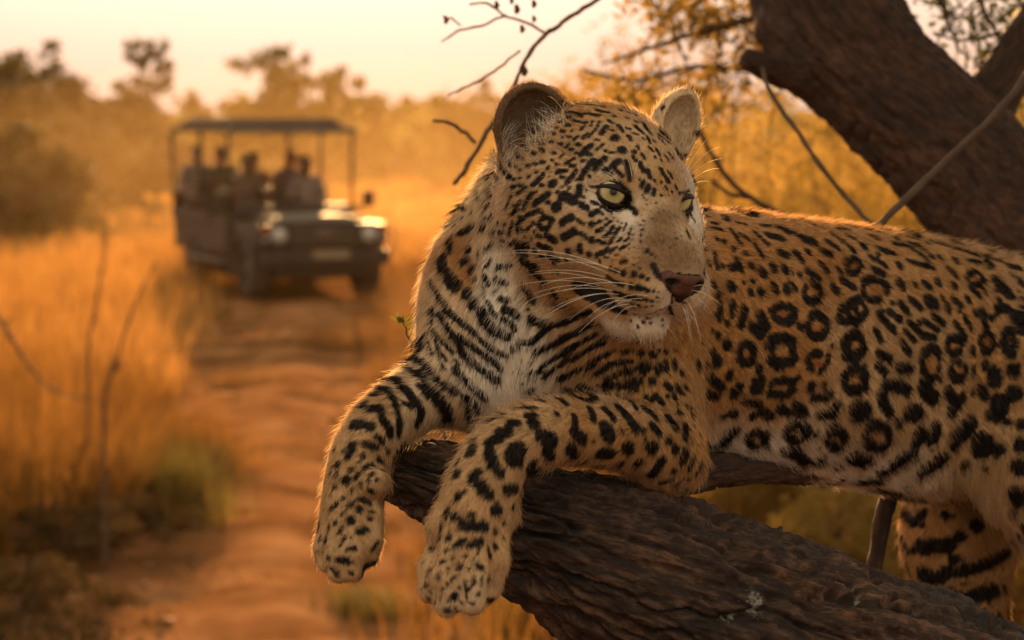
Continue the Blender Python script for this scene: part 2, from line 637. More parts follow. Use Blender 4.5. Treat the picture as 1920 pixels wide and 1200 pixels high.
# trees and bushes along the far edge of the clearing
FAR = [  # name, label, px, distance, height, width, leaves, material, trunk share, blobs, seed
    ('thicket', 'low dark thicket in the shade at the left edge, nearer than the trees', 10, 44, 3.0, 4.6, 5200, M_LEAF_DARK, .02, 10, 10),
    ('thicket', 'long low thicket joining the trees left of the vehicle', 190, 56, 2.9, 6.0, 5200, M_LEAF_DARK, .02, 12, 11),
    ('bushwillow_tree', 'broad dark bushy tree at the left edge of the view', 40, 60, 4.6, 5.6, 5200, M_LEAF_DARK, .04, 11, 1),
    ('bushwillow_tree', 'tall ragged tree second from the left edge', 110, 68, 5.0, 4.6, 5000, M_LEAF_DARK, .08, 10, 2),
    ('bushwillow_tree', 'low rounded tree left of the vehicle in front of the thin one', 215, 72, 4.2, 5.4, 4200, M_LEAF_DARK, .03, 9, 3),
    ('thorn_tree', 'thin small topped tree standing alone above the treeline left of the vehicle', 285, 84, 5.5, 2.0, 1500, M_LEAF_OLIVE, .62, 6, 4),
    ('bushwillow_tree', 'dome shaped tree rising behind the vehicle roof', 572, 88, 6.0, 5.0, 5200, M_LEAF_OLIVE, .14, 11, 5),
    ('bushwillow_tree', 'lower bush to the right of the dome shaped tree', 655, 96, 3.7, 4.0, 2400, M_LEAF_OLIVE, .2, 7, 6),
    ('bushwillow_tree', 'low bush between the thin tree and the dome shaped tree', 405, 90, 4.0, 4.4, 2600, M_LEAF_OLIVE, .2, 8, 7),
    ('bushwillow_tree', 'golden edged bushy tree left of the leopard ear', 875, 78, 4.4, 4.2, 3600, M_LEAF_OLIVE, .06, 9, 8),
    ('bushwillow_tree', 'hazy bush seen between the leopard ears', 1130, 66, 3.9, 4.2, 3000, M_LEAF_GOLD, .15, 8, 9),
]
for nm, lb, px, d, h, w, nl, m, th, nb, sd in FAR:
    bush_tree(nm, lb, 'thicket' if nm == 'thicket' else 'tree', place(px, d), h, w, nl, .15, m, sd, th, nb, 'trees along the far edge of the clearing')

# the wood behind them reads as one mass
def build_treeline():
    rng = np.random.default_rng(77)
    blobs = []
    for k in range(400):
        y = rng.uniform(98, 180)
        x = rng.uniform(-.50, .50) * y
        h = rng.uniform(1.5, 3.4) * (y / 110) ** .6
        blobs.append((x, y, h * .5, rng.uniform(2, 4.5), 2.0, h * .62))
    P_ = crown_points(60000, blobs, rng, .3)
    P_[:, 2] = np.maximum(P_[:, 2], .05)
    V, F = leaf_cloud(P_, .34, (0, 0, .4), rng, .6)
    o = mesh_ob('treeline', V, F, M_LEAF_OLIVE, None, False)
    tag(o, 'hazy band of bushveld along the horizon', 'treeline', kind='stuff')
build_treeline()

# bushes behind the leopard and the log
BUSHES = [
    ('golden_shrub', 'tall golden leafy shrub behind the leopard far ear', 1255, 11.5, 3.2, 2.1, 7000, .019, M_LEAF_GOLD, 21),
    ('golden_shrub', 'yellow green shrub behind the leopard back, below the leaning limb', 1560, 11.6, 2.4, 2.2, 15000, .020, M_LEAF_GOLD, 22),
    ('golden_shrub', 'sunlit shrub under the big limb beside the right edge', 1790, 12.5, 2.6, 2.2, 13000, .022, M_LEAF_GOLD, 23),
    ('golden_shrub', 'pale gold shrub between the far ear and the leopard back', 1400, 14.5, 2.35, 2.4, 9000, .034, M_LEAF_GOLD, 24),
    ('olive_shrub', 'low olive shrub seen below the leopard belly beside the elbow', 1400, 11.5, 1.0, 1.3, 5000, .022, M_LEAF_GOLD, 25),
    ('olive_shrub', 'low shrub seen below the belly beside the thin hanging stem', 1570, 10.0, 1.05, 1.2, 5000, .022, M_LEAF_GOLD, 26),
    ('olive_shrub', 'low shrub behind the hanging hind leg', 1880, 10.5, 1.25, 1.3, 4600, .024, M_LEAF_GOLD, 27),
    ('golden_shrub', 'wide hazy shrub farther back between the leopard cheek and the leaning limb', 1480, 18.0, 2.6, 3.6, 10000, .045, M_LEAF_GOLD, 28),
    ('golden_shrub', 'wide hazy shrub farther back beside the fork of the leaning limb', 1800, 20.0, 3.0, 4.0, 10000, .05, M_LEAF_GOLD, 29),
    ('golden_shrub', 'dim shrub farther back between the leopard ears', 1170, 24.0, 2.9, 3.4, 8000, .055, M_LEAF_GOLD, 30),
]
for nm, lb, px, d, h, w, nl, lf, m, sd in BUSHES:
    bush_tree(nm, lb, 'shrub', place(px, d), h, w, nl, lf, m, sd, .10, 11, 'bushes behind the leopard', flat=.8, shell=.35)

for lb, px, py, h, w, sd in (('added dark low shrub standing in for shade in the bottom left corner', 40, 1190, .42, 1.5, 41), ('added dark low shrub standing in for shade at the foot of the tall grass', 150, 1075, .40, 1.3, 42), ('added dark mounded shrub standing in for shade left of the green clump', 60, 1010, .55, 1.2, 43)):  # dark shrubs added to darken ground that lies only in shade
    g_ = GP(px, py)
    bush_tree('shade_shrub', lb, 'shrub', (g_[0], g_[1]), h, w, 2600, .022, M_LEAF_SHADE, sd, .05, 9, 'shrubs added to darken the bottom left corner', flat=.9, shell=.3)

# ------------------------------------------------------------------ grass
def scatter_grass(name, label, region, n, h, w, lean, m, seed, clump=.35, keep=None):
    """dense dry grass: region(rng, n) gives x,y"""
    rng = np.random.default_rng(seed)
    c = region(rng, max(8, n // 70))
    c = c + rng.normal(0, 1, c.shape) * np.clip(c[:, 1:] * .022, .1, 1.2)
    pick = rng.integers(0, len(c), n)
    p = c[pick] + rng.normal(0, clump, (n, 2)) * .35
    if keep is not None:
        p = p[keep(p)]
    z = ground_z(p[:, 0], p[:, 1])
    hh = h * (.55 + .75 * rng.random(len(c)))[pick[:len(p)]]
    V, F = blades(np.column_stack([p, z - .01]), hh, lean, w, rng)
    o = mesh_ob(name, V, F, m, None, False)
    return tag(o, label, 'grass', kind='stuff')

def in_cols(x0, x1, d0, d1):
    def f(rng, n):
        d = np.exp(rng.uniform(math.log(d0), math.log(d1), n))
        px = rng.uniform(x0, x1, n)
        return np.column_stack([(px - 960) / FPX * d, d])
    return f

off_track = lambda p: np.abs(p[:, 0] - path_x(p[:, 1])) > .95 + .25 * np.sin(p[:, 1] * 1.7)
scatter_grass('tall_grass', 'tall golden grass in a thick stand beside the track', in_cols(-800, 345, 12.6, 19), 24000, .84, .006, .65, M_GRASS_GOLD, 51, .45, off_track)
scatter_grass('tall_grass', 'farther golden grass between the track and the trees', in_cols(-900, 420, 19, 42), 22000, .6, .009, .45, M_GRASS_GLOW, 52, .8, off_track)
scatter_grass('verge_grass', 'pale dry grass along the verge in front of the vehicle', in_cols(560, 1000, 19, 44), 14000, .42, .008, .5, M_GRASS_PALE, 53, .7, off_track)
scatter_grass('verge_grass', 'short dry grass right in front of the vehicle wheels', in_cols(380, 860, 25.5, 29.3), 4200, .26, .008, .5, M_GRASS_PALE, 56, .5, off_track)
scatter_grass('meadow_grass', 'dry grass spreading over the clearing behind the leopard', in_cols(1000, 2300, 9, 60), 16000, .5, .008, .5, M_GRASS_GOLD, 54, .8)
scatter_grass('meadow_grass', 'thin dry grass on the clearing around the vehicle', in_cols(-1100, 1100, 34, 90), 32000, .55, .016, .5, M_GRASS_GLOW, 55, 1.2)

def tussock(label, px, py, h, r, n, m, seed, w=.004, lean=.7):
    rng = np.random.default_rng(seed)
    b = GP(px, py)
    root = empty('grass_tussock', (b[0], b[1], float(ground_z(b[0], b[1])[0])))
    tag(root, label, 'tussock', 'grass tussocks by the track')
    q = rng.normal(0, r * .38, (n, 2))
    V, F = blades(np.column_stack([q, np.zeros(n)]), h, lean, w, rng)
    mesh_ob('blades', V, F, m, root, False)['kind'] = 'stuff'
    rng2 = np.random.default_rng(seed + 900)
    q = rng2.normal(0, r * .3, (n // 3, 2))
    V, F = blades(np.column_stack([q, np.zeros(n // 3)]), h * .5, lean * 1.3, w, rng2)
    mesh_ob('undergrowth', V, F, M_GRASS_GREEN, root, False)['kind'] = 'stuff'

tussock('small green tuft on the track below the forepaws', 680, 1140, .16, .34, 420, M_GRASS_GREEN, 61)
scatter_grass('verge_grass', 'sparse short straw on the stony right side of the track', in_cols(600, 1000, 10.5, 20), 3600, .16, .004, .7, M_GRASS_PALE, 57, .35, lambda p: np.abs(p[:, 0] - path_x(p[:, 1])) > .62)
scatter_grass('ridge_grass', 'thin straw growing along the ridge between the wheel ruts', lambda rng, n: (lambda y: np.column_stack([path_x(y) + rng.normal(0, .13, n), y]))(np.exp(rng.uniform(math.log(13), math.log(29), n))), 2600, .13, .005, .8, M_GRASS_PALE, 58, .2)
tussock('short dry tuft on the grassy ridge between the wheel ruts', 560, 860, .14, .4, 260, M_GRASS_PALE, 68)
tussock('thin tuft between the ruts nearer the vehicle', 545, 655, .2, .5, 260, M_GRASS_PALE, 69)
tussock('flattened tuft at the bottom edge left of the paws', 520, 1100, .10, .32, 260, M_GRASS_PALE, 70)
tussock('low dry tuft in the middle of the track', 470, 722, .22, .55, 420, M_GRASS_PALE, 62)
tussock('dark green weedy clump at the foot of the tall grass', 305, 985, .55, .42, 900, M_GRASS_GREEN, 63, .006)
tussock('golden clump leaning over the track edge', 360, 900, .55, .5, 900, M_GRASS_GOLD, 64)
tussock('dry tuft on the right verge near the vehicle', 640, 655, .40, .6, 500, M_GRASS_PALE, 65)
tussock('yellow tuft at the bottom under the log', 1010, 1185, .30, .3, 500, M_GRASS_GREEN, 66)
tussock('sparse tuft beside the hanging forearm', 745, 905, .18, .4, 300, M_GRASS_PALE, 67)

def stalk(label, pts, r, seed):
    """a bare dark weed stem growing out of the tall grass"""
    rng = np.random.default_rng(seed)
    q = [np.asarray(p, float) for p in pts]
    root = empty('dry_stalk', q[0])
    tag(root, label, 'stalk', 'bare stalks in the tall grass')
    s = spline([p - q[0] for p in q], 16)
    MB().tube(s, np.linspace(r, r * .35, 16), 6).build('stem', M_TWIG, root, True)
    for k in range(7):
        i = rng.integers(4, 15)
        d = rng.normal(0, 1, 3); d[2] = abs(d[2]) + .5
        d /= np.linalg.norm(d)
        e = s[i] + d * rng.uniform(.05, .14)
        MB().tube(spline([s[i], (s[i] + e) / 2 + (0, 0, .01), e], 5), np.linspace(r * .4, r * .1, 5), 5).build('side_twig', M_TWIG, root, True)

def stalk_px(label, rows, d, r, seed):
    b = GP(rows[0][0], 600)
    pts = [P(x, y, d) for x, y in rows]
    g = pts[0].copy(); g[2] = float(ground_z(g[0], g[1])[0]) - .02
    stalk(label, [g] + pts, r, seed)
stalk_px('upright dark stalk in the tall grass nearest the vehicle', [(195, 780), (215, 690), (245, 590), (292, 490)], 11.5, .011, 71)
stalk_px('upright dark stalk left of the other one, tip level with the headlamps', [(165, 690), (170, 620), (185, 540), (202, 440)], 13.5, .011, 72)
stalk_px('bent arching stalk drooping in from the left edge', [(-60, 700), (-40, 560), (0, 600), (50, 680), (95, 730), (160, 748)], 9.5, .011, 73)

# stones and clods on the track
def build_stones():
    rng = np.random.default_rng(31)
    bm = bmesh.new(); bmesh.ops.create_icosphere(bm, subdivisions=1, radius=1.0)
    bv = np.array([v.co[:] for v in bm.verts]); bf = np.array([[v.index for v in f.verts] for f in bm.faces]); bm.free()
    V, F = [], []
    for k in range(520):
        y = math.exp(rng.uniform(math.log(9.5), math.log(26)))
        x = float(path_x(y)) + rng.normal(0, .75)
        s = rng.uniform(.008, .03) * (1.4 if rng.random() < .12 else 1)
        sc = s * np.array([1, rng.uniform(.7, 1.3), rng.uniform(.35, .7)])
        v = bv * sc * (1 + .18 * rng.normal(size=(len(bv), 1)))
        z = float(ground_z(x, y)[0]) + .014
        F.append(bf + len(bv) * k); V.append(v + (x, y, z))
    o = mesh_ob('gravel', np.vstack(V), np.vstack(F), mat('clod', (.20, .10, .045), (.12, .06, .03), scale=6, rough=.95), None, False)
    tag(o, 'small stones and clods strewn over the sandy track', 'gravel', kind='stuff')
build_stones()

# ------------------------------------------------------------------ the tree the leopard lies in
def bark_mat(name, dark, light, lichen=False):
    m = bpy.data.materials.new(name)
    n, l = nodes_of(m)
    b = n['Principled BSDF']
    b.inputs['Roughness'].default_value = .82
    b.inputs['Specular IOR Level'].default_value = .35
    a = n.new('ShaderNodeAttribute'); a.attribute_name = 'bark'       # x along, y,z round the limb
    def noise(s, d=6, r=.62, stretch=(1, 1, 1)):
        mp = n.new('ShaderNodeMapping'); mp.inputs['Scale'].default_value = stretch
        l.new(a.outputs['Vector'], mp.inputs['Vector'])
        t = n.new('ShaderNodeTexNoise')
        t.inputs['Scale'].default_value = s; t.inputs['Detail'].default_value = d; t.inputs['Roughness'].default_value = r
        l.new(mp.outputs['Vector'], t.inputs['Vector'])
        return t
    fine = noise(120, 6, .72, (.30, 1, 1))
    big = noise(14, 4, .6, (.5, 1, 1))
    r1 = ramp(n, l, fine.outputs['Fac'], [(.30, tuple(x * .35 for x in dark)), (.48, dark), (.66, light), (.80, tuple(min(1, x * 1.7) for x in light))])
    r2 = ramp(n, l, big.outputs['Fac'], [(.30, (.45, .42, .40)), (.48, (.95, .80, .66)), (.62, (1.35, 1.05, .80)), (.74, (1.5, 1.5, 1.45))])
    mx = n.new('ShaderNodeMix'); mx.data_type, mx.blend_type = 'RGBA', 'MULTIPLY'; mx.inputs['Factor'].default_value = 1
    l.new(r1.outputs['Color'], mx.inputs['A']); l.new(r2.outputs['Color'], mx.inputs['B'])
    src = mx.outputs['Result']
    if lichen:
        la = n.new('ShaderNodeAttribute'); la.attribute_name = 'lichen'
        ln = noise(55, 6, .75)
        ad = n.new('ShaderNodeMath'); ad.operation = 'ADD'
        l.new(la.outputs['Fac'], ad.inputs[0]); l.new(ln.outputs['Fac'], ad.inputs[1])
        r3 = ramp(n, l, ad.outputs[0], [(.98, (0, 0, 0)), (1.0, (1, 1, 1))])
        sc = n.new('ShaderNodeMath'); sc.operation = 'SUBTRACT'; sc.inputs[1].default_value = .20
        l.new(ad.outputs[0], sc.inputs[0]); l.new(sc.outputs[0], r3.inputs['Fac'])
        r3.color_ramp.elements[0].position = .60; r3.color_ramp.elements[1].position = .66
        m2 = n.new('ShaderNodeMix'); m2.data_type = 'RGBA'
        l.new(r3.outputs['Color'], m2.inputs['Factor'])
        l.new(src, m2.inputs['A']); m2.inputs['B'].default_value = (.15, .155, .125, 1)
        src = m2.outputs['Result']
    l.new(src, b.inputs['Base Color'])
    bp = n.new('ShaderNodeBump'); bp.inputs['Strength'].default_value = .9; bp.inputs['Distance'].default_value = .004
    l.new(fine.outputs['Fac'], bp.inputs['Height']); l.new(bp.outputs['Normal'], b.inputs['Normal'])
    return m

M_BARK = bark_mat('rough_bark', (.016, .0088, .0052), (.082, .053, .035), True)
M_BARK2 = bark_mat('limb_bark', (.021, .0105, .0056), (.058, .030, .0160))

def barked(name, rows, m, parent, nl, na, amp, seed, lichen=None, cap=True, knots=()):
    """a limb: rows of world x,y,z,radius; furrowed along its length"""
    q = spline(rows, nl)
    c, rad = q[:, :3], q[:, 3]
    t = np.gradient(c, axis=0); t /= np.linalg.norm(t, axis=1)[:, None]
    s = np.concatenate([[0], np.cumsum(np.linalg.norm(np.diff(c, axis=0), axis=1))])
    u = np.zeros_like(c); a = np.array([0, 0, 1.0])
    if abs(t[0] @ a) > .9: a = np.array([1.0, 0, 0])
    for i in range(nl):
        a = a - t[i] * (a @ t[i]); a /= np.linalg.norm(a); u[i] = a
    w = np.cross(t, u)
    th = np.linspace(0, 2 * math.pi, na, endpoint=False)
    ct, st = np.cos(th), np.sin(th)
    rm = rad.mean()
    S = np.repeat(s, na); CT = np.tile(ct, nl); ST = np.tile(st, nl); RR = np.repeat(rad, na)
    tw = S * 1.2
    cx, cy = CT * np.cos(tw) - ST * np.sin(tw), CT * np.sin(tw) + ST * np.cos(tw)
    pq = np.stack([S, cx * rm, cy * rm], 1)
    f1 = np.abs(vnoise(pq * np.array([8, 62, 62]) , seed))
    f2 = np.abs(vnoise(pq * np.array([44, 120, 120]), seed + 1))
    f3 = vnoise(pq * np.array([120, 260, 260]), seed + 2)
    lump = fbm(pq * 7, 3, seed + 5)
    wp = pq + .012 * np.stack([vnoise(pq * 30, seed + 60 + i) for i in range(3)], 1)
    g1 = np.abs(vnoise(wp * np.array([7, 46, 46]), seed + 70))
    tv = vnoise(wp * np.array([24, 120, 120]), seed + 71) * 2.2 + vnoise(wp * np.array([90, 320, 320]), seed + 72) * .5
    terr = (np.floor(tv) + np.clip((tv - np.floor(tv) - .72) / .28, 0, 1)) / 2.2
    disp = amp * (-1.5 * (1 - np.minimum(g1 * 7.0, 1)) ** .7 - .9 * (1 - np.minimum(f1 * 6.0, 1)) ** .7 - .35 * (1 - np.minimum(f2 * 3.5, 1)) + .30 * f3 + .45 * terr) + lump * amp * 1.0
    for ks, ka, kr, kh in knots:
        dk = np.sqrt((S - ks) ** 2 + (RR * np.arctan2(np.sin(np.arctan2(ST, CT) - ka), np.cos(np.arctan2(ST, CT) - ka))) ** 2) / kr
        disp = disp + kh * (np.exp(-dk ** 2 * 1.2) * 1.0 - .75 * np.exp(-(dk * 2.6) ** 2) + .14 * np.cos(dk * 9) * np.exp(-dk ** 2))
    R_ = RR + disp
    if cap:
        e = np.minimum(S / (rad[0] * .9 + 1e-6), 1)
        R_ = R_ * (.25 + .75 * np.sqrt(np.clip(1 - (1 - e) ** 2, 0, 1)) + .10 * (1 - e) * vnoise(pq * 60, seed + 9))
    V = np.repeat(c, na, 0) + (np.repeat(u, na, 0) * CT[:, None] + np.repeat(w, na, 0) * ST[:, None]) * R_[:, None]
    i = np.arange(nl - 1)[:, None] * na + np.arange(na)[None]
    j = np.arange(nl - 1)[:, None] * na + (np.arange(na) + 1)[None] % na
    F = np.stack([i, j, j + na, i + na], -1).reshape(-1, 4)
    V = np.vstack([V, c[0], c[-1]])
    o = mesh_ob(name, V, F, m, parent)
    bm = bmesh.new(); bm.from_mesh(o.data); bm.verts.ensure_lookup_table()
    n0 = nl * na
    for k in range(na):
        bm.faces.new((bm.verts[n0], bm.verts[(k + 1) % na], bm.verts[k]))
        bm.faces.new((bm.verts[n0 + 1], bm.verts[(nl - 1) * na + k], bm.verts[(nl - 1) * na + (k + 1) % na]))
    bm.to_mesh(o.data); bm.free()
    at = o.data.attributes.new('bark', 'FLOAT_VECTOR', 'POINT')
    at.data.foreach_set('vector', np.vstack([pq, pq[:1], pq[-1:]]).astype(np.float32).ravel())
    la = o.data.attributes.new('lichen', 'FLOAT', 'POINT')
    lv = np.full(len(V), -.4)
    if lichen is not None:
        for p, r_ in lichen:
            lv = np.maximum(lv, .42 - np.linalg.norm(V - p, axis=1) / r_ * .42)
    la.data.foreach_set('value', lv.astype(np.float32))
    o.data.polygons.foreach_set('use_smooth', np.ones(len(o.data.polygons), bool))
    o['spline_end'] = 1
    del o['spline_end']
    return o

def rows_px(rows):
    return [(*P(a, b, d), r * d / FPX) for a, b, d, r in rows]

TREE_BASE = np.array([1.75, 3.35, 0.0])
tree = empty('leaning_tree', TREE_BASE)
tag(tree, 'dark barked tree with leaning limbs that carries the leopard', 'tree')

def world_rows(rows):
    return [(a - TREE_BASE[0], b - TREE_BASE[1], c - TREE_BASE[2], r) for a, b, c, r in rows]

FORK = (1.42, 3.1, 1.30)
barked('trunk', world_rows([(1.78, 3.38, -.15, .34), (1.74, 3.33, .25, .27), (1.62, 3.25, .8, .24), (*FORK, .22), (1.25, 3.02, 1.62, .16)]), M_BARK2, tree, 90, 72, .008, 3, cap=False)
# the log the paws hang over
_lich = [P(1400, 1130, 2.335) - TREE_BASE, P(1375, 1158, 2.332) - TREE_BASE, P(1240, 1020, 2.33) - TREE_BASE, P(1600, 1110, 2.39) - TREE_BASE, P(1480, 1085, 2.37) - TREE_BASE]
barked('log_limb', world_rows(rows_px([(716, 884, 2.47, 58), (770, 892, 2.445, 68), (850, 920, 2.42, 96), (1000, 996, 2.40, 134), (1200, 1086, 2.40, 176), (1500, 1226, 2.44, 204), (1900, 1408, 2.52, 228)])
       + [(.95, 2.72, 1.50, .135), (*FORK, .18)]), M_BARK, tree, 700, 340, .0085, 11, lichen=list(zip(_lich, (.040, .034, .022, .030, .024))), knots=((.30, 5.2, .035, .014), (.52, 4.3, .03, .012), (.13, 4.9, .02, .008), (.62, 5.6, .045, .016)))
# branch under the belly
barked('belly_branch', world_rows(rows_px([(1240, 905, 2.50, 40), (1320, 884, 2.55, 37), (1440, 876, 2.64, 37), (1560, 872, 2.76, 38), (1750, 880, 2.93, 44), (2050, 960, 3.08, 60)]) + [(*FORK, .11)]), M_BARK2, tree, 200, 90, .0028, 21)
barked('hanging_stem', world_rows(rows_px([(1672, 915, 2.88, 19), (1652, 990, 2.88, 18), (1640, 1060, 2.88, 16), (1634, 1130, 2.88, 15), (1640, 1290, 2.88, 11)])), M_BARK2, tree, 60, 24, .0012, 25, cap=False)
# the big leaning limb behind
barked('leaning_limb', world_rows([(*FORK, .2)] + rows_px([(2260, 860, 3.55, 150), (2010, 545, 3.75, 142), (1885, 398, 3.84, 134), (1765, 265, 3.9, 130), (1660, 165, 3.95, 126), (1585, 70, 4.0, 128), (1535, -40, 4.05, 132), (1480, -220, 4.1, 118), (1380, -520, 4.2, 90)])), M_BARK2, tree, 330, 130, .006, 31, cap=False, knots=((1.75, 4.0, .07, .025), (2.15, 5.0, .05, .02), (2.5, 3.4, .06, .02)))
barked('fork_limb', world_rows(rows_px([(1800, 290, 3.92, 70), (1858, 185, 3.94, 56), (1915, 92, 3.98, 50), (1985, -20, 4.05, 46), (2060, -180, 4.1, 40)])), M_BARK2, tree, 110, 56, .004, 35, cap=False)
barked('broken_stub', world_rows(rows_px([(1392, 104, 3.88, 20), (1425, 122, 3.9, 24), (1470, 138, 3.93, 32), (1540, 150, 3.96, 50)])), M_BARK2, tree, 50, 32, .003, 37)

def twig(name, rows, parent=None, n=26, m=M_TWIG):
    q = spline(world_rows(rows_px(rows)), n)
    rng = np.random.default_rng(int(rows[0][0] + rows[0][1] * 7) % 9999)
    c = q[:, :3].copy()
    c[1:-1] += rng.normal(0, .0010, (n - 2, 3))
    mb = MB(); mb.tube(c, q[:, 3] * .78 * (1 + .10 * rng.normal(size=n)), 8)
    return mb.build(name, m, parent or tree, True)

twig('dead_stick', [(1600, 470, 3.15, 9), (1655, 415, 3.18, 9), (1760, 315, 3.22, 9), (1870, 210, 3.26, 8.5), (1960, 95, 3.3, 8), (2100, -80, 3.5, 8), (2110, -170, 3.8, 9), (2065, -200, 4.1, 12)], m=mat('grey_stick', (.07, .044, .028), (.04, .024, .015), scale=40, rough=.85))
twig('thin_branch', [(1430, 128, 3.86, 6), (1440, 165, 3.82, 6), (1475, 220, 3.78, 6.5), (1535, 305, 3.7, 6.5), (1590, 375, 3.66, 6), (1660, 450, 3.6, 5)])
twig('thin_branch', [(1300, 215, 4.6, 5), (1332, 285, 4.6, 6), (1375, 345, 4.6, 7), (1420, 378, 4.6, 7), (1480, 410, 4.6, 8), (1700, 520, 4.5, 10), (1900, 600, 4.15, 12), (2040, 590, 3.82, 14)])
twig('thin_branch', [(1335, 338, 4.6, 4), (1365, 362, 4.6, 5), (1400, 370, 4.6, 6)])
# the twig that hangs in from above
up = twig('hanging_twig', [(1500, -190, 4.05, 12), (1320, -110, 3.9, 8), (1180, -35, 3.8, 7), (1115, 3, 3.75, 6), (1060, 38, 3.7, 6), (1015, 72, 3.66, 5.6), (985, 112, 3.62, 5.4), (965, 158, 3.6, 5), (940, 205, 3.6, 5.4), (905, 262, 3.6, 6), (868, 325, 3.6, 6), (850, 345, 3.6, 5)], n=60)
for rows in ([(1022, 62, 3.67, 4), (985, 40, 3.66, 3.4), (945, 28, 3.66, 3), (915, 8, 3.66, 3), (880, 8, 3.66, 2.4)],
             [(950, 28, 3.66, 3), (905, 48, 3.66, 2.8), (860, 58, 3.66, 2.6), (828, 78, 3.66, 2)],
             [(864, 48, 3.66, 2.4), (845, 36, 3.66, 2.2), (830, 30, 3.66, 2)],
             [(975, 95, 3.63, 3), (930, 130, 3.65, 3), (880, 160, 3.68, 3), (840, 178, 3.7, 2)],
             [(892, 268, 3.6, 4.5), (865, 245, 3.6, 5), (840, 230, 3.6, 4.6), (812, 226, 3.6, 3)],
             [(1075, 205, 3.6, 3), (1050, 178, 3.6, 5), (1028, 160, 3.6, 4)]):
    twig('side_twig', rows, None, 14)
for bx, by, s in ((968, 18, 7), (1000, 36, 5), (978, 55, 6), (982, 134, 8), (930, 10, 6), (835, 38, 6), (1000, 8, 6), (958, 2, 5)):
    c = P(bx, by, 3.64) - TREE_BASE
    r = s * 3.64 / FPX
    mb = MB()
    mb.tube([c + (0, 0, r * 1.5), c + (0, 0, r), c + (.002, 0, 0), c - (0, 0, r * .9), c - (0, 0, r * 1.2)], [r * .2, r * .6, r * .85, r * .6, r * .15], 8)
    mb.build('seed_pod', M_TWIG, tree, True)

# leafy sprays of the same tree seen against the sky
def spray(rows, seed, nleaf, leaf, m, spread):
    rng = np.random.default_rng(seed)
    q = spline(world_rows(rows_px(rows)), 24)
    mb = MB(); mb.tube(q[:, :3], q[:, 3], 6)
    P_ = []
    for k in range(16):
        i = rng.integers(5, 24)
        d = rng.normal(0, 1, 3); d /= np.linalg.norm(d)
        e = q[i, :3] + d * spread * rng.uniform(.5, 1.3)
        mid = (q[i, :3] + e) / 2 + rng.normal(0, spread * .12, 3)
        s = spline([q[i, :3], mid, e], 7)
        mb.tube(s, np.linspace(q[i, 3] * .5, .0008, 7), 5)
        P_.append(s[rng.integers(2, 7, nleaf // 16)] + rng.normal(0, spread * .13, (nleaf // 16, 3)))
    o = mb.build('leafy_branch', M_TWIG, tree, True)
    V, F = leaf_cloud(np.vstack(P_), leaf, (0, 0, .5), rng, .4)
    mesh_ob('foliage', V, F, m, o, False)

spray([(2045, -140, 4.1, 12), (2060, -60, 4.3, 9), (1960, 20, 4.5, 7), (1880, 60, 4.6, 5), (1800, 75, 4.7, 3), (1750, 60, 4.7, 2)], 81, 520, .011, M_LEAF_OLIVE, .17)
spray([(2025, -110, 4.1, 12), (1930, -200, 4.3, 10), (1850, -180, 4.5, 8), (1830, -60, 4.6, 6), (1845, 20, 4.6, 5), (1880, 80, 4.6, 3), (1900, 130, 4.6, 2)], 82, 480, .011, M_LEAF_OLIVE, .17)
spray([(1500, -170, 4.08, 12), (1610, -230, 4.4, 9), (1700, -160, 4.7, 7), (1740, -60, 4.7, 5), (1770, 20, 4.7, 4), (1800, 100, 4.7, 2)], 83, 420, .011, M_LEAF_OLIVE, .15)
spray([(1540, -30, 4.1, 14), (1530, 0, 4.8, 11), (1480, 20, 5.6, 8), (1400, 40, 5.6, 6), (1310, 60, 5.6, 5), (1220, 90, 5.6, 4), (1130, 120, 5.6, 2)], 84, 900, .016, M_LEAF_GOLD, .26)
spray([(1540, -30, 4.1, 14), (1530, 0, 4.8, 11), (1500, 130, 5.8, 7), (1400, 130, 5.8, 6), (1300, 125, 5.8, 5), (1190, 150, 5.8, 4), (1090, 130, 5.8, 2)], 85, 900, .016, M_LEAF_GOLD, .24)
spray([(1490, -190, 4.1, 14), (1470, -170, 4.8, 10), (1420, -120, 5.6, 7), (1360, -40, 5.6, 6), (1300, 10, 5.6, 4), (1230, 20, 5.6, 2)], 86, 800, .016, M_LEAF_GOLD, .26)

def leafy_shoot(rows, seed):
    rng = np.random.default_rng(seed)
    o = twig('leafy_shoot', rows, None, 20)
    q = spline(world_rows(rows_px(rows)), 20)[:, :3]
    for k in range(15):
        i = rng.integers(8, 20)
        an = rng.uniform(0, 6.283); ln = rng.uniform(.014, .026)
        dr = np.array([math.cos(an), .3 * math.sin(an), rng.uniform(.2, 1.2)]); dr /= np.linalg.norm(dr)
        sd = np.cross(dr, (0, 1, .2)); sd /= np.linalg.norm(sd)
        a = q[i]
        v = [a, a + dr * ln * .35 + sd * ln * .17, a + dr * ln * .7 + sd * ln * .12, a + dr * ln, a + dr * ln * .7 - sd * ln * .12, a + dr * ln * .35 - sd * ln * .17, a + dr * ln * .35 + (0, .002, 0), a + dr * ln * .7 + (0, .002, 0)]
        MB().add(v, [(0, 1, 6), (1, 2, 7, 6), (2, 3, 7), (3, 4, 7), (4, 5, 6, 7), (5, 0, 6)]).build('leaf', M_GRASS_GREEN, o, True)
leafy_shoot([(850, 885, 2.46, 4), (845, 840, 2.54, 4), (800, 745, 2.62, 3.4), (770, 655, 2.66, 2.6), (756, 592, 2.66, 1.4)], 5)

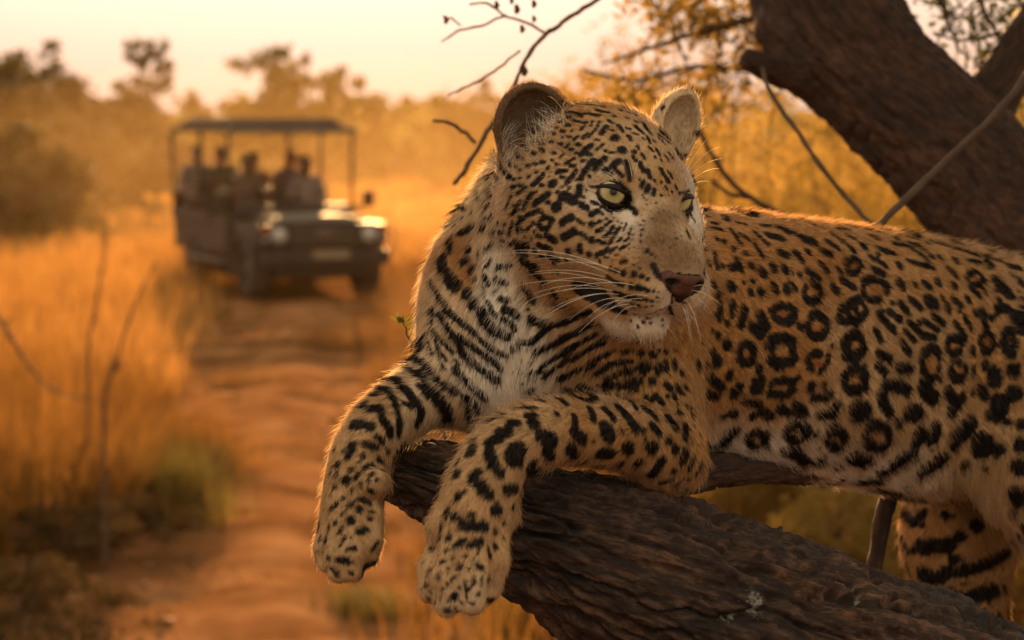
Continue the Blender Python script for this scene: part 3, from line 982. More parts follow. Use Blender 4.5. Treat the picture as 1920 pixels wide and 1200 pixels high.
def shade_crown():
    """crown added out of view, above and to the right, to shade the leopard"""
    rng = np.random.default_rng(91)
    blobs = []
    for k in range(26):
        x, y = rng.uniform(.2, 4.2), rng.uniform(1.6, 5.2)
        blobs.append((x - TREE_BASE[0], y - TREE_BASE[1], rng.uniform(3.6, 5.0), rng.uniform(.45, .8), rng.uniform(.45, .8), rng.uniform(.22, .4)))
    P_ = crown_points(17000, blobs, rng, .3)
    for k, b in enumerate(blobs):
        a = np.array(P(1480, -220, 4.1) if k % 2 else P(2060, -180, 4.1)) - TREE_BASE
        c = np.array(b[:3])
        mid = (a + c) / 2 + rng.normal(0, .1, 3) + (0, 0, .12)
        MB().tube(spline([a, mid, c], 9), np.linspace(.03, .006, 9), 6).build('shade_crown_branch', M_BARK2, tree, True)
    V, F = leaf_cloud(P_, .05, (0, 0, .8), rng, .45)
    mesh_ob('crown', V, F, M_LEAF_OLIVE, tree, False)['kind'] = 'stuff'  # unseen leaves, added to hold sky light off the flank and log
shade_crown()
# ------------------------------------------------------------------ leopard: shape
# laid out in the frame (right, up, depth) of a viewer in front of the tree, turned to world space at the end
HY, HP, HR = R(30.5), R(16), R(-4.5)
_f = np.array([math.sin(HY) * math.cos(HP), -math.sin(HP), -math.cos(HY) * math.cos(HP)])
_r = np.array([math.cos(HY), 0, math.sin(HY)])
_u = np.array([math.sin(HY) * math.sin(HP), math.cos(HP), -math.cos(HY) * math.sin(HP)])
_r, _u = _r * math.cos(HR) + _u * math.sin(HR), _u * math.cos(HR) - _r * math.sin(HR)
HEAD_AX = np.array([_r, _f, _u])
HEAD_O = PC(1208, 371, 2.335)

EYE, EYE_R = (.0380, -.0045, -.001), .0190

def HL(x, y, z):
    return HEAD_O + _r * x + _f * y + _u * z

def axes(fwd, up=(0, 1, 0)):
    fwd = np.asarray(fwd, float); fwd = fwd / np.linalg.norm(fwd)
    up = np.asarray(up, float); up = up - fwd * (up @ fwd); up /= np.linalg.norm(up)
    return np.array([np.cross(up, fwd), fwd, up])

BODY_F = np.array([-0.72, 0.02, -0.69])
BAX = axes(BODY_F)

def px_chain(rows):
    """rows of px, py, depth, radius in photograph pixels"""
    return [PC(a, b, d) for a, b, d, r in rows], [r * d / FPX for a, b, d, r in rows]

def leopard_solid():
    s = Solid()
    # trunk of the body from beyond the hip to the chest, flattened sideways
    rows = [(2100, 790, 3.18, .120), (2010, 735, 3.10, .140), (1850, 700, 2.97, .150), (1665, 668, 2.84, .148), (1480, 644, 2.71, .142),
            (1310, 624, 2.60, .134), (1150, 622, 2.53, .120), (1090, 630, 2.50, .100)]
    s.chain([PC(a, b, d) for a, b, d, r in rows], [r for a, b, d, r in rows], .05, flat=(BAX[0], .70))
    # belly fullness
    s.ball(PC(1560, 790, 2.74), (.075, .20, .052), .04, axes=axes((-0.72, .06, -.69)))
    s.ball(PC(1760, 830, 2.88), (.075, .16, .058), .04, axes=axes((-0.72, .10, -.69)))
    # thigh seen at the right edge, the hind leg that hangs behind the log
    s.cone(PC(1960, 720, 2.86), PC(1945, 880, 2.84), .085, .07, .04)
    s.cone(PC(1800, 900, 3.05), PC(1798, 1010, 3.02), .070, .068, .03)
    s.cone(PC(1798, 1010, 3.02), PC(1800, 1160, 2.99), .068, .054, .02)
    s.cone(PC(1800, 1160, 2.99), PC(1825, 1300, 2.98), .052, .036, .02)
    s.cone(PC(1825, 1300, 2.98), PC(1810, 1370, 2.94), .034, .03, .02)
    s.chain([PC(1945, 880, 2.84), PC(2000, 1000, 2.86), PC(2022, 1130, 2.86), PC(2005, 1225, 2.80)], [.07, .055, .040, .034], .03)
    # tail hanging down behind the hip
    s.chain([PC(2120, 770, 3.20), PC(2175, 860, 3.28), PC(2190, 1000, 3.30), PC(2175, 1150, 3.30), PC(2150, 1280, 3.28)], [.045, .034, .028, .025, .020], .03)
    # chest and breastbone
    s.ball(PC(985, 640, 2.47), (.085, .085, .098), .04, axes=BAX)
    s.ball(PC(925, 690, 2.45), (.055, .06, .062), .04, axes=BAX)
    # far shoulder, near shoulder
    s.ball(PC(908, 585, 2.52), (.048, .072, .095), .03, axes=BAX)
    s.ball(PC(1195, 650, 2.455), (.055, .075, .105), .035, axes=BAX)
    # neck
    s.cone(PC(1010, 600, 2.52), PC(1055, 430, 2.475), .106, .092, .05)
    s.cone(PC(1000, 520, 2.53), PC(1068, 370, 2.48), .088, .082, .04)
    s.cone(PC(1060, 600, 2.45), PC(1110, 500, 2.42), .075, .072, .04)
    # near arm: shoulder, elbow, forearm, drooping paw
    pts, rs = px_chain([(1215, 680, 2.44, 96), (1238, 770, 2.42, 80), (1250, 850, 2.40, 66)])
    s.chain(pts, rs, .03)
    pts, rs = px_chain([(1256, 858, 2.40, 62), (1175, 818, 2.36, 66), (1090, 806, 2.325, 64), (1010, 812, 2.285, 64),
                        (945, 846, 2.262, 66), (908, 905, 2.252, 69), (888, 965, 2.247, 70), (878, 1012, 2.246, 64)])
    s.chain(pts, rs, .028)
    near_paw(s)
    # far arm
    pts, rs = px_chain([(895, 672, 2.47, 84), (838, 712, 2.45, 72), (775, 750, 2.425, 62), (715, 795, 2.40, 60), (678, 850, 2.385, 57),
                        (664, 920, 2.376, 58), (657, 975, 2.37, 57), (653, 1000, 2.368, 52)])
    s.chain(pts, rs, .03)
    far_paw(s)
    head(s)
    return s

def toes(s, rows, d0, k):
    """knuckled lobes side by side: each bends at the middle joint and ends in a rounded tip"""
    px = d0 / FPX
    for top, mid, tip, r in rows:
        a, b, c = PC(*top), PC(*mid), PC(*tip)
        s.cone(a, b, r * .95 * px, r * 1.08 * px, k)
        s.cone(b, c, r * 1.10 * px, r * .98 * px, .0040)

def near_paw(s):
    toes(s, [((834, 1000, 2.250), (808, 1066, 2.240), (806, 1110, 2.234), 23),
             ((862, 1000, 2.230), (836, 1086, 2.216), (838, 1134, 2.216), 25),
             ((900, 1000, 2.226), (889, 1082, 2.212), (885, 1130, 2.214), 25),
             ((932, 990, 2.240), (928, 1052, 2.230), (915, 1104, 2.230), 25)], 2.24, .0065)
    s.ball(PC(864, 1098, 2.256), (.038, .020, .030), .010)
    s.ball(PC(948, 965, 2.268), (.013, .013, .022), .012)
    s.ball(PC(822, 985, 2.25), (.012, .012, .02), .012)

def far_paw(s):
    toes(s, [((618, 970, 2.368), (606, 1026, 2.360), (611, 1058, 2.356), 17),
             ((643, 970, 2.352), (631, 1042, 2.343), (635, 1076, 2.343), 20),
             ((674, 970, 2.347), (664, 1038, 2.337), (664, 1072, 2.339), 20),
             ((703, 962, 2.352), (699, 1014, 2.345), (692, 1046, 2.347), 18)], 2.35, .0065)
    s.ball(PC(653, 1034, 2.372), (.031, .019, .025), .010)
    s.ball(PC(703, 905, 2.352), (.016, .014, .02), .010)

def head(s):
    A = HEAD_AX
    def b(x, y, z, r, k=.02, cut=False):
        s.ball(HL(x, y, z), r, k, cut, A)
    b(0, -.088, .006, (.076, .088, .070), .03)
    b(0, -.032, .012, (.054, .048, .040), .03)
    for g in (-1, 1):
        b(g * .054, -.050, -.040, (.040, .058, .050), .025)
        b(g * .056, -.100, -.034, (.044, .052, .064), .03)
        b(g * .050, -.030, -.020, (.026, .036, .022), .02)
        # cheek running into the muzzle
        s.cone(HL(g * .026, .034, -.058), HL(g * .046, -.034, -.050), .027, .034, .03)
    # bridge and muzzle
    s.cone(HL(0, .004, -.006), HL(0, .082, -.043), .0265, .0225, .022)
    for g in (-1, 1):
        s.cone(HL(g * .013, .012, -.022), HL(g * .012, .064, -.052), .020, .018, .015)
        b(g * .021, .055, -.072, (.0275, .038, .0295), .014)
        b(g * .017, .073, -.071, (.0195, .019, .0225), .01)
    # chin and jaw
    s.cone(HL(0, .052, -.108), HL(0, .012, -.110), .0195, .025, .010)
    for g in (-1, 1):
        s.cone(HL(g * .012, .02, -.104), HL(g * .048, -.06, -.082), .024, .036, .014)
    # brow and sockets
    for g in (-1, 1):
        s.cone(HL(g * .020, .010, .014), HL(g * .054, -.016, .016), .011, .010, .014)
        b(g * .0395, .012, -.0028, (.0165, .0175, .0103), .004, True)
    for g in (-1, 1):
        b(g * EYE[0], EYE[1], EYE[2], EYE_R - .0022, .001)
    # seat of the nose leather
    b(0, .0800, -.0560, (.0180, .0100, .0120), .006)
    for g in (-1, 1):
        s.cone(HL(g * .0200, .0875, -.0560), HL(g * .0265, .074, -.045), .0028, .0016, .004, True)
    # parting of the lip and the mouth line
    s.cone(HL(0, .097, -.074), HL(0, .091, -.093), .0018, .0022, .004, True)
    for g in (-1, 1):
        rows = [(0, .090, -.0955), (.012, .086, -.1010), (.024, .070, -.1040), (.036, .044, -.102), (.046, .012, -.094), (.052, -.016, -.080)]
        s.chain([HL(g * x, y, z) for x, y, z in rows], [.0030, .0032, .0034, .0036, .003, .002], .004, True)
    # ears: cupped shells
    ear(s, PC(1000, 240, 2.415), (.0390, .024, .0465), np.array([.12, .10, -.99]), np.array([-.10, 1, .1]), base=PC(1022, 292, 2.43))
    ear(s, PC(1266, 234, 2.43), (.0225, .024, .0370), np.array([.42, .05, -.9]), np.array([.36, 1, .1]), base=PC(1246, 280, 2.42), tip=PC(1287, 184, 2.432))

def ear(s, c, r, face, up, base, tip=None):
    A = axes(face, up)
    s.ball(c, r, .012, axes=A)
    s.cone(base, c, .030 * r[0] / .04, r[0] * .72, .02)
    if tip is not None:
        s.cone(c, tip, r[0] * .80, .0095, .008)
    f = A[1]
    s.ball(c + f * .017 - A[2] * .002, (r[0] * .86, r[1] * .95, r[2] * .86), .004, True, axes=A)

LEO = leopard_solid()
_lo, _hi = LEO.bounds(.02)
_hx = PC(920, 0, 2.35)[0], PC(1330, 0, 2.35)[0]
_hy = PC(0, 660, 2.35)[1], PC(0, 140, 2.35)[1]
GX = axis_coords(_lo[0], min(_hi[0], 1.0), .0048, (_hx[0], _hx[1], .0022))
GY = axis_coords(_lo[1], _hi[1], .0048, (_hy[0], _hy[1], .0022))
GZ = axis_coords(_lo[2], _hi[2], .0048, (2.22, 2.44, .0022))
LV, LF = surface(LEO, GX, GY, GZ, relax=1)
LN = vert_normals(LV, LF)
if (LN[:2000] * (LV[:2000] - LV.mean(0))).sum() < 0:
    pass
# ------------------------------------------------------------------ leopard: coat
LBVH = BVHTree.FromPolygons([tuple(v) for v in LV.tolist()], LF.tolist())

def hit(px, py):
    """first point of the leopard met from the viewer's place towards px,py: (position, normal) or None"""
    d = Vector(((px - 960) / FPX, (600 - py) / FPX, 1.0)).normalized()
    p, n, i, t = LBVH.ray_cast(Vector((0, 0, 0)), d)
    return None if p is None else (np.array(p), np.array(n))

# the animal's markings and a few painted crease shadows: frame (x0, y0, zoom) and strokes x,y,...,r ; "o" = ring cx,cy,rx,ry,half-width
MARKS = [
(1080, 150, 6.0, """95,375,260,395,22;20,395,70,415,16;235,340,290,360,18;20,275,180,280,14;105,480,28;185,465,170,515,16;265,470,235,540,190,590,150,640,18;
365,450,410,480,20;480,510,525,580,22;340,530,290,600,34;435,650,50;595,630,620,675,22;580,430,22;510,345,24;600,370,24;680,470,28;670,520,750,595,24;755,480,800,560,22;
820,580,850,610,18;680,400,22;760,660,18;800,635,835,710,18;885,690,24;940,660,1000,720,18;150,745,70,815,30;300,725,240,780,22;335,800,20;380,825,440,810,14;525,795,48;
655,810,26;690,740,705,775,16;645,865,670,905,18;740,835,770,880,18;820,750,865,800,16;905,780,945,850,18;890,870,18;960,905,20;1000,850,1040,900,16;1040,815,1085,880,16;
190,910,95,1040,36;320,890,215,990,38;480,910,410,970,36;335,1015,40;430,1000,520,1080,22;570,920,590,1000,605,1110,30;715,930,760,1030,26;815,1030,830,1090,28;885,1130,20;
720,1115,16;750,1170,28;960,1000,1030,1140,22;1040,1030,1080,1100,16;960,1150,20;60,1100,36;155,1085,18;400,1055,22;750,400,880,340,980,310,26"""),
(1080, 300, 7.385, """50,370,35,480,45;150,420,16;110,515,24;60,610,150,670,40;310,700,210,760,32;370,745,24;220,585,300,610,26;300,610,420,690,500,735,18;420,805,18;20,820,100,885,22;
220,890,40;280,880,350,840,20;480,850,400,910,18;580,855,16;525,800,10;640,880,14;700,880,670,950,14;370,950,290,990,26;520,915,480,970,22;470,1000,400,1060,26;600,940,540,1030,26;
655,980,16;765,955,20;735,1020,26;790,1040,14;905,1040,20;915,970,20;940,905,14;895,895,12;50,1010,150,1080,28;215,1105,36;300,1120,400,1155,24;515,1080,470,1150,24;630,1080,575,1130,24;
730,1085,680,1120,22;765,1110,12;895,1135,14;745,1165,18;940,300,910,370,26;1010,370,975,430,36;1090,420,1070,480,28;1180,490,26;880,270,20;1000,140,1025,230,30;1090,290,16;1180,310,22;
1130,340,12;1220,200,1290,310,26;1170,120,1210,200,28;1240,370,1270,420,18;1330,450,22;1380,350,1400,410,18;1245,490,14;1290,500,14;985,550,14;985,610,14;1065,600,10;1110,595,12;940,520,10;
915,480,10;1490,780,1580,755,26;1610,800,1650,860,14;1550,840,14;1540,990,1580,1090,22;1620,980,18;200,370,330,380,18;690,600,800,690,830,740,34;1430,460,1560,450,1690,455,18"""),
(1060, 440, 5.4545, """30,170,32;150,110,155,170,28;250,200,28;100,260,20;10,260,18;200,15,20;270,55,30;330,60,410,85,16;380,180,320,215,24;435,145,395,195,20;520,130,460,180,18;610,120,560,145,18;
655,98,12;650,140,8;705,130,8;765,118,8;500,212,550,200,8;400,242,450,228,9;355,275,16;485,250,8;840,165,26;882,203,16;917,233,9;570,280,620,275,20;690,312,715,312,11;758,345,12;790,238,7;
465,350,22;515,368,26;600,390,34;705,405,34;782,428,24;838,453,20;430,430,530,490,590,510,20;590,510,28;675,533,32;740,545,805,555,28;845,570,22;903,577,18;945,583,9;
500,600,600,620,24;620,630,700,640,780,660,22;828,668,24;890,682,18;943,688,10;985,685,8;935,640,965,643,8;1005,650,8;690,715,24;757,730,24;828,737,16;890,727,12;712,765,16;767,768,8;940,735,7;
130,540,250,580,400,620,64;250,600,450,680,560,740,72;480,740,600,770,46;130,490,300,520,20;700,815,850,810,950,775,1040,735,9;1060,730,1085,810,18;1088,615,1088,700,11;
895,310,940,400,1000,450,30;830,845,14;870,855,10;800,895,20;868,900,15;742,940,18;670,880,14;990,870,14;995,930,14;760,840,10;950,820,10;1250,600,1310,590,18;1170,685,10;1195,690,8;
1210,700,1260,690,10;1185,655,8;1135,725,8;1185,750,8"""),
(860, 130, 2.264, """400,485,22;420,435,455,430,11;355,455,315,490,11;560,325,520,360,14;490,378,455,400,9;380,418,9;495,435,460,480,13;380,530,325,570,15;310,530,280,585,13;262,560,232,615,11;
445,535,485,560,20;415,585,24;285,505,250,530,9;440,650,478,628,15;340,660,365,625,12;365,625,400,640,12;400,640,380,675,10;350,675,380,675,10;340,600,290,620,250,660,250,685,11;290,685,320,650,8;
228,650,215,700,10;445,715,490,690,16;375,705,410,730,14;320,690,8;310,720,7;240,735,295,750,14;245,765,290,785,13;340,745,390,765,13;385,795,420,805,14;405,825,10;270,815,330,840,16;
310,850,360,900,15;420,865,8;200,590,225,540,8;405,950,440,1000,14;310,1060,380,1090,16"""),
(780, 300, 3.75, """415,90,440,75,16;345,170,270,230,14;390,225,22;355,280,330,270,22;330,320,360,345,16;240,385,195,440,20;325,405,14;270,455,15;310,510,360,495,400,460,24;240,570,245,630,34;370,635,26;
180,700,190,760,44;320,720,365,705,24;390,775,30;240,850,290,890,46;225,800,230,850,36;355,940,44;415,835,16;405,1010,38;465,1070,470,1130,30;520,1170,540,1200,28;100,600,140,500,180,400,8;
100,850,160,960,250,1080,340,1170,17;105,1040,170,1110,230,1190,14;110,1120,115,1190,12;85,740,90,1150,6;510,125,545,90,14;510,195,18;430,235,455,285,11;500,280,490,345,13;
465,130,450,180,420,220,8;400,350,390,380,10;475,480,490,455,18;475,515,10;560,500,13;480,630,545,580,13;605,605,10;435,640,445,685,12;430,740,8;490,750,530,700,13;570,755,670,735,15;670,660,12;
480,815,510,880,16;560,835,635,870,18;560,920,10;590,975,645,990,18;620,1040,710,1095,20;620,1120,690,1170,14;470,890,480,960,10;500,990,530,1050,565,1095,12;770,900,820,990,26;790,1050,14"""),
(780, 580, 5.333, """290,10,400,90,500,170,600,250,26;640,300,720,370,820,430,900,470,24;640,30,680,80,720,170,800,230,920,280,38;750,20,800,70,18;870,100,930,140,990,210,22;880,10,970,30,1020,80,32;
220,40,300,150,370,250,22;150,20,180,60,12;420,260,520,340,640,430,760,520,850,600,26;370,260,430,330,450,430,560,530,680,630,820,720,32;160,120,160,200,220,270,18;230,280,320,380,370,430,22;
190,300,230,420,300,500,18;90,230,130,350,170,470,12;380,510,430,560,16;380,600,480,690,560,770,650,860,700,900,30;250,540,290,590,14;0,490,80,540,170,660,260,750,400,850,24;500,880,580,950,640,1030,30;
1140,110,1200,140,1290,160,28;1300,180,1420,150,1600,90,1750,20,26;1030,330,1140,340,1200,290,1300,200,26;1200,430,1320,370,1500,290,1680,190,1800,130,28;
1250,580,1320,530,1450,460,1560,390,1700,300,1800,250,20;1100,660,1180,620,1300,640,1420,560,1540,460,16;1270,690,1380,600,20;1450,700,1540,640,1650,590,24;1560,520,1660,440,1800,350,1900,280,20;
1740,540,1840,480,1900,450,26;1700,610,1800,560,12;960,380,970,430,16;1050,520,12;1140,545,16;1030,610,1050,630,16;960,640,12;1100,830,1160,810,24;1060,750,14;1190,720,10;1800,650,1900,590,24"""),
(580, 640, 2.553, """455,72,510,90,560,130,600,170,700,230,760,290,770,380,11;410,105,460,120,510,160,13;525,140,555,200,525,215,12;345,150,390,150,9;365,185,420,180,450,225,510,290,540,350,515,390,20;450,295,490,310,12;
560,230,620,280,660,330,665,375,26;295,190,335,185,8;330,225,370,230,410,290,430,370,430,440,15;295,255,330,253,14;215,245,260,225,8;250,310,270,295,16;290,320,340,320,18;340,320,350,370,380,410,390,455,16;
150,390,200,330,215,310,9;215,400,245,395,24;295,410,20;325,460,355,470,14;255,490,320,510,15;360,510,385,530,8;205,500,190,550,18;165,520,10;120,520,12;255,545,14;330,565,350,575,12;135,590,16;130,635,12;
100,635,10;200,615,12;230,580,8;175,665,22;270,605,300,590,14;240,635,225,650,14;300,635,14;345,615,12;245,685,12;285,665,12;325,660,9;290,715,300,720,14;120,700,14;200,710,10;100,735,9;160,750,11;
250,750,285,775,12;130,780,105,800,11;175,790,10;155,830,9;240,805,17;200,775,12;295,815,9;290,853,10;200,855,22;125,865,11;95,880,90,905,8;50,870,40,905,8;155,885,145,915,9;235,908,270,903,14;80,950,14;
50,945,10;170,940,9;205,935,8;150,975,9;205,985,215,990,11;180,1000,9;70,975,8;90,1035,14;60,1015,6;135,1045,190,1055,14;40,1000,6;130,1110,15;105,1090,10;85,1075,8;200,1110,10;300,1000,330,960,8"""),
(770, 720, 2.609, """375,190,450,150,12;510,120,610,118,13;590,80,655,85,12;430,230,475,240,490,195,520,190,20;380,290,430,265,24;385,320,395,365,26;400,390,440,435,22;520,330,510,360,46;590,410,36;565,155,610,155,16;
605,195,30;640,250,690,280,34;660,325,690,360,22;685,410,24;750,400,24;635,450,16;560,495,600,490,14;300,310,290,340,24;220,400,235,370,11;310,270,290,280,10;225,440,20;300,460,330,430,20;310,480,18;
340,490,360,520,26;385,540,26;230,550,20;265,525,12;475,520,510,512,28;420,615,30;500,600,540,580,14;560,545,12;185,610,175,640,14;215,650,22;295,640,14;260,690,300,690,26;355,695,28;415,720,15;455,680,12;
490,715,8;455,755,8;185,755,19;150,690,140,760,9;220,795,265,765,15;290,790,340,775,18;375,800,390,850,10;415,795,14;105,805,14;70,795,10;175,815,10;155,870,14;270,845,13;240,895,19;340,895,20;300,915,10;
135,940,15;100,910,10;60,870,8;310,965,14;380,955,14;345,950,9;205,945,12;180,980,9;345,985,8;240,990,10;285,1000,9;215,1035,18;330,1025,14;190,1060,9;250,1070,9;100,1010,10;75,980,10;60,1000,7;180,1110,18;
120,1060,9;90,1050,8;220,1110,12;90,1110,8;300,1075,8;210,840,170,950,145,1050,130,1130,3.5;330,820,290,900,265,980,280,1060,300,1080,4;110,880,70,950,3"""),  # the last thin strokes paint shade into the creases between the toes
(1040, 600, 3.53, """40,110,150,80,300,30,14;0,250,60,200,200,130,12;30,310,100,250,260,180,330,150,12;20,390,100,350,170,330,14;250,280,330,240,390,200,13;290,335,380,290,460,280,16;340,395,450,345,560,320,18;470,270,510,275,12;
450,210,510,205,14;570,222,22;640,225,660,235,18;600,310,590,320,38;690,200,10;735,210,16;690,300,685,350,18;735,275,18;738,330,18;790,270,800,320,17;840,340,845,360,16;800,200,10;480,405,570,400,16;540,410,20;645,402,24;
330,430,430,430,540,460,16;280,430,380,460,10;70,465,160,500,240,600,260,660,24;170,440,270,500,330,590,390,650,24;340,490,430,580,500,660,540,720,30;410,500,500,540,540,590,16;590,735,20;440,720,455,745,9;
600,590,660,640,30;610,510,640,530,18;670,500,710,550,20;740,430,770,450,20;810,430,820,470,16;750,505,18;790,490,800,520,14;870,445,16;850,490,14;650,700,690,750,28;750,640,800,710,24;735,670,10;825,610,20;
810,560,10;875,570,12;905,570,910,640,9;865,700,860,780,22;925,700,12;755,800,26;800,860,30;865,870,845,940,26;915,820,11;960,760,9;920,920,890,990,16;970,960,940,1020,16;980,1050,950,1090,12;330,710,370,770,46;
130,640,140,700,24;20,520,80,560,20;15,620,20;130,740,190,800,34;480,840,500,860,36;640,840,650,850,40;600,790,14;310,880,370,890,44;100,840,140,900,32;255,805,10;190,940,28;70,960,24;440,950,28;555,945,34;
640,1020,710,930,32;790,1000,20;890,1055,16;700,1080,770,1060,18;790,1100,850,1050,12;860,1130,26;10,820,12;10,915,12;310,960,22"""),
(1290, 390, 2.222, """330,110,390,125,12;280,105,330,150,10;220,110,250,130,9;370,80,450,110,10;480,130,520,140,18;580,140,620,165,12;600,110,690,175,8;380,185,410,195,14;450,190,470,215,14;497,183,12;560,180,590,190,14;
280,155,310,200,10;240,190,10;190,170,10;150,140,9;110,190,120,250,6;80,220,90,240,6;145,240,9;180,250,210,240,12;200,210,220,260,8;262,240,12;310,268,18;355,250,16;405,255,18;465,280,10;495,260,540,290,11;
555,235,575,260,14;620,250,640,270,10;o,680,240,30,36,11;180,325,18;230,310,7;105,320,10;270,305,9;262,350,14;300,350,16;360,335,18;410,338,18;o,515,350,38,38,13;600,330,620,345,14;640,300,690,330,12;
135,400,130,460,10;185,390,180,450,9;165,480,10;235,420,220,490,13;265,500,300,530,325,490,300,440,16;o,400,440,42,38,15;340,425,9;o,540,490,42,50,16;o,665,440,44,38,14;100,510,60,570,8;160,570,18;125,530,12;
o,240,610,38,46,15;295,670,14;350,580,350,550,375,545,17;400,540,435,555,435,590,16;345,630,380,655,440,630,17;o,540,640,46,38,15;o,685,575,46,46,15;600,575,8;118,640,24;45,660,20;90,705,120,730,14;170,700,16;140,750,14;
215,745,190,770,16;290,735,30;350,730,390,715,435,725,14;340,770,390,780,435,760,14;o,690,715,48,44,16;510,745,18;565,735,12;520,795,590,780,14;460,705,8;80,770,120,790,12;230,805,300,815,11;265,865,310,845,345,870,14;
190,855,16;150,870,9;380,830,410,850,490,855,14;440,815,480,835,10;550,865,600,860,15;620,820,600,860,16;130,990,190,930,18;o,285,960,40,34,16;o,455,940,46,36,18;o,615,960,44,42,18;400,1010,450,1020,490,1060,18;545,1050,24;
615,1065,20;620,1120,24;695,1040,24;695,1125,20;60,130,8;70,90,6;100,80,140,90,7;180,90,220,150,8;300,70,340,75,7;410,50,430,50,6;520,70,560,80,7;630,80,660,90,7;200,60,240,66,6;120,130,8;70,170,6;460,45,480,50,5"""),
(1590, 400, 2.143, """0,90,20,100,10;15,145,14;60,130,16;90,90,110,100,10;120,140,180,160,10;180,120,240,130,320,190,9;250,120,300,145,10;330,170,12;90,175,150,210,10;100,225,140,240,12;o,20,210,30,32,11;240,190,340,220,9;205,210,14;
210,285,20;268,285,9;305,280,325,295,12;360,275,16;425,290,14;400,220,430,250,11;430,190,14;480,190,530,195,8;565,200,20;o,510,260,34,30,12;o,105,305,50,46,13;20,300,9;490,300,525,330,10;480,345,12;600,280,640,320,26;690,275,18;
250,345,290,380,12;320,350,345,360,20;400,380,16;420,345,450,365,10;210,365,235,395,13;165,395,205,425,12;120,405,185,470,12;o,30,390,40,46,14;340,410,380,440,11;245,440,300,490,350,500,11;300,430,360,470,9;230,475,265,510,10;
110,470,130,510,12;430,440,470,500,11;470,420,490,460,10;510,400,12;540,400,545,430,16;575,420,12;600,380,640,380,16;690,420,34;o,425,530,34,36,13;o,555,510,26,44,12;500,550,14;o,645,510,30,46,14;660,570,14;o,30,530,38,48,15;
215,520,245,560,12;120,560,170,585,12;120,610,150,640,13;200,620,250,625,15;o,330,600,42,60,15;o,440,630,32,34,13;505,625,505,640,11;550,610,14;590,650,585,670,24;665,630,22;o,30,665,46,48,16;
130,740,150,690,200,690,235,710,19;140,760,165,800,19;205,840,20;240,800,280,800,26;300,700,340,740,26;400,720,430,760,22;460,740,410,800,18;530,700,545,730,15;500,720,9;670,725,24;600,800,610,760,28;570,810,16;640,840,12;
30,800,60,790,30;o,115,895,48,50,17;285,900,34;350,870,340,900,26;430,910,490,850,30;535,930,36;605,950,20;20,975,70,995,24;150,1030,220,980,32;20,1065,100,1070,24;310,1030,370,990,28;465,1010,18;180,1110,230,1100,20;280,1140,20;
690,930,20;690,1020,24;680,1140,30;695,850,16;330,110,420,140,8;430,140,520,170,8;200,85,280,105,7;60,60,120,75,7;0,50,40,60,6;540,170,620,195,8;640,210,690,220,12"""),
(1600, 900, 4.0, """380,230,460,320,530,250,34;690,260,30;500,500,720,490,50;800,420,44;760,590,40;930,340,1100,340,50;510,700,620,740,720,690,50;750,700,950,650,1150,540,40;720,860,830,900,1050,830,55;360,420,420,540,24;
400,630,430,720,24;620,950,50;450,880,500,930,24;1130,810,30;920,1060,40;1090,1000,1060,1080,20;1200,250,30"""),
]

def _stipple():
    rng = np.random.default_rng(3)
    t = []
    for k in range(44):
        u, v = rng.random(2)
        t.append('%.1f,%.1f,%.1f' % (1192 + 70 * u + 28 * v, 392 + 78 * v + rng.uniform(-6, 6), rng.uniform(.7, 1.2)))
    return ';'.join(t)
MARKS.append((0, 0, 1.0, _stipple()))
MARKS.append((860, 130, 2.264, '440,135,520,125,6;470,160,510,150,7;450,182,530,192,7;535,120,565,112,6;560,150,620,160,7;600,175,640,185,7;480,215,520,225,6;560,190,590,200,7;300,455,8;360,440,7;330,520,8;420,520,9;385,455,6;440,500,7;470,505,8;500,470,7;355,610,9;490,300,505,285,8;455,330,470,315,7;500,355,8;430,375,445,360,7;520,255,535,240,8;480,260,7;440,290,7;530,290,545,275,9;640,130,680,140,6;700,160,730,175,6;660,200,8'))

def build_marks():
    """strokes on the coat: list of (polyline points, radius) in leopard space, and ring centres"""
    rng = np.random.default_rng(5)
    strokes, inner = [], []
    for x0, y0, z, txt in MARKS:
        big = 1.28 if x0 in (1290, 1590) else (.95 if y0 < 445 and x0 in (1080, 1060, 860) else .96)
        for item in txt.replace('\n', '').split(';'):
            it = item.split(',')
            if it[0] == 'o':
                cx, cy, rx, ry, w = map(float, it[1:])
                rx, ry, w = rx * 1.10, ry * 1.10, w * 1.15
                h = hit(x0 + cx / z, y0 + cy / z)
                if h is None: continue
                inner.append((h[0], (rx + ry) / 2 / z * h[0][2] / FPX))
                a0 = rng.uniform(0, 6.28)
                t = a0
                while t < a0 + 6.0:
                    span = rng.uniform(.35, 1.35)
                    n = 2 if span < .8 else 4
                    k1, k2 = rng.uniform(.80, 1.12, 2)
                    q = []
                    for i, tt in enumerate(np.linspace(t, min(t + span, a0 + 6.1), n)):
                        kk = k1 + (k2 - k1) * i / max(1, n - 1) + rng.uniform(-.05, .05)
                        q.append((cx + (rx - w * .35) * kk * math.cos(tt), cy + (ry - w * .35) * kk * math.sin(tt)))
                    strokes.append((x0, y0, z, q, w * rng.uniform(.78, 1.18)))
                    t += span + rng.choice([.25, .45, .75], p=[.4, .4, .2])
            else:
                v = list(map(float, it))
                strokes.append((x0, y0, z, list(zip(v[0:-1:2], v[1:-1:2])), v[-1] * big))
    out = []
    for x0, y0, z, q, r in strokes:
        run = []
        for i, (a, b) in enumerate(q):
            h = hit(x0 + a / z, y0 + b / z)
            if h is not None and run and np.linalg.norm(h[0] - run[-1]) > .05:
                out.append((np.array(run), r / z * run[0][2] / FPX)); run = []
            if h is not None: run.append(h[0])
        if run: out.append((np.array(run), r / z * run[0][2] / FPX))
    return out, inner

STROKES, INNER = build_marks()
VIEW = -LV / np.linalg.norm(LV, axis=1)[:, None]
VFACING = (LN * VIEW).sum(1)

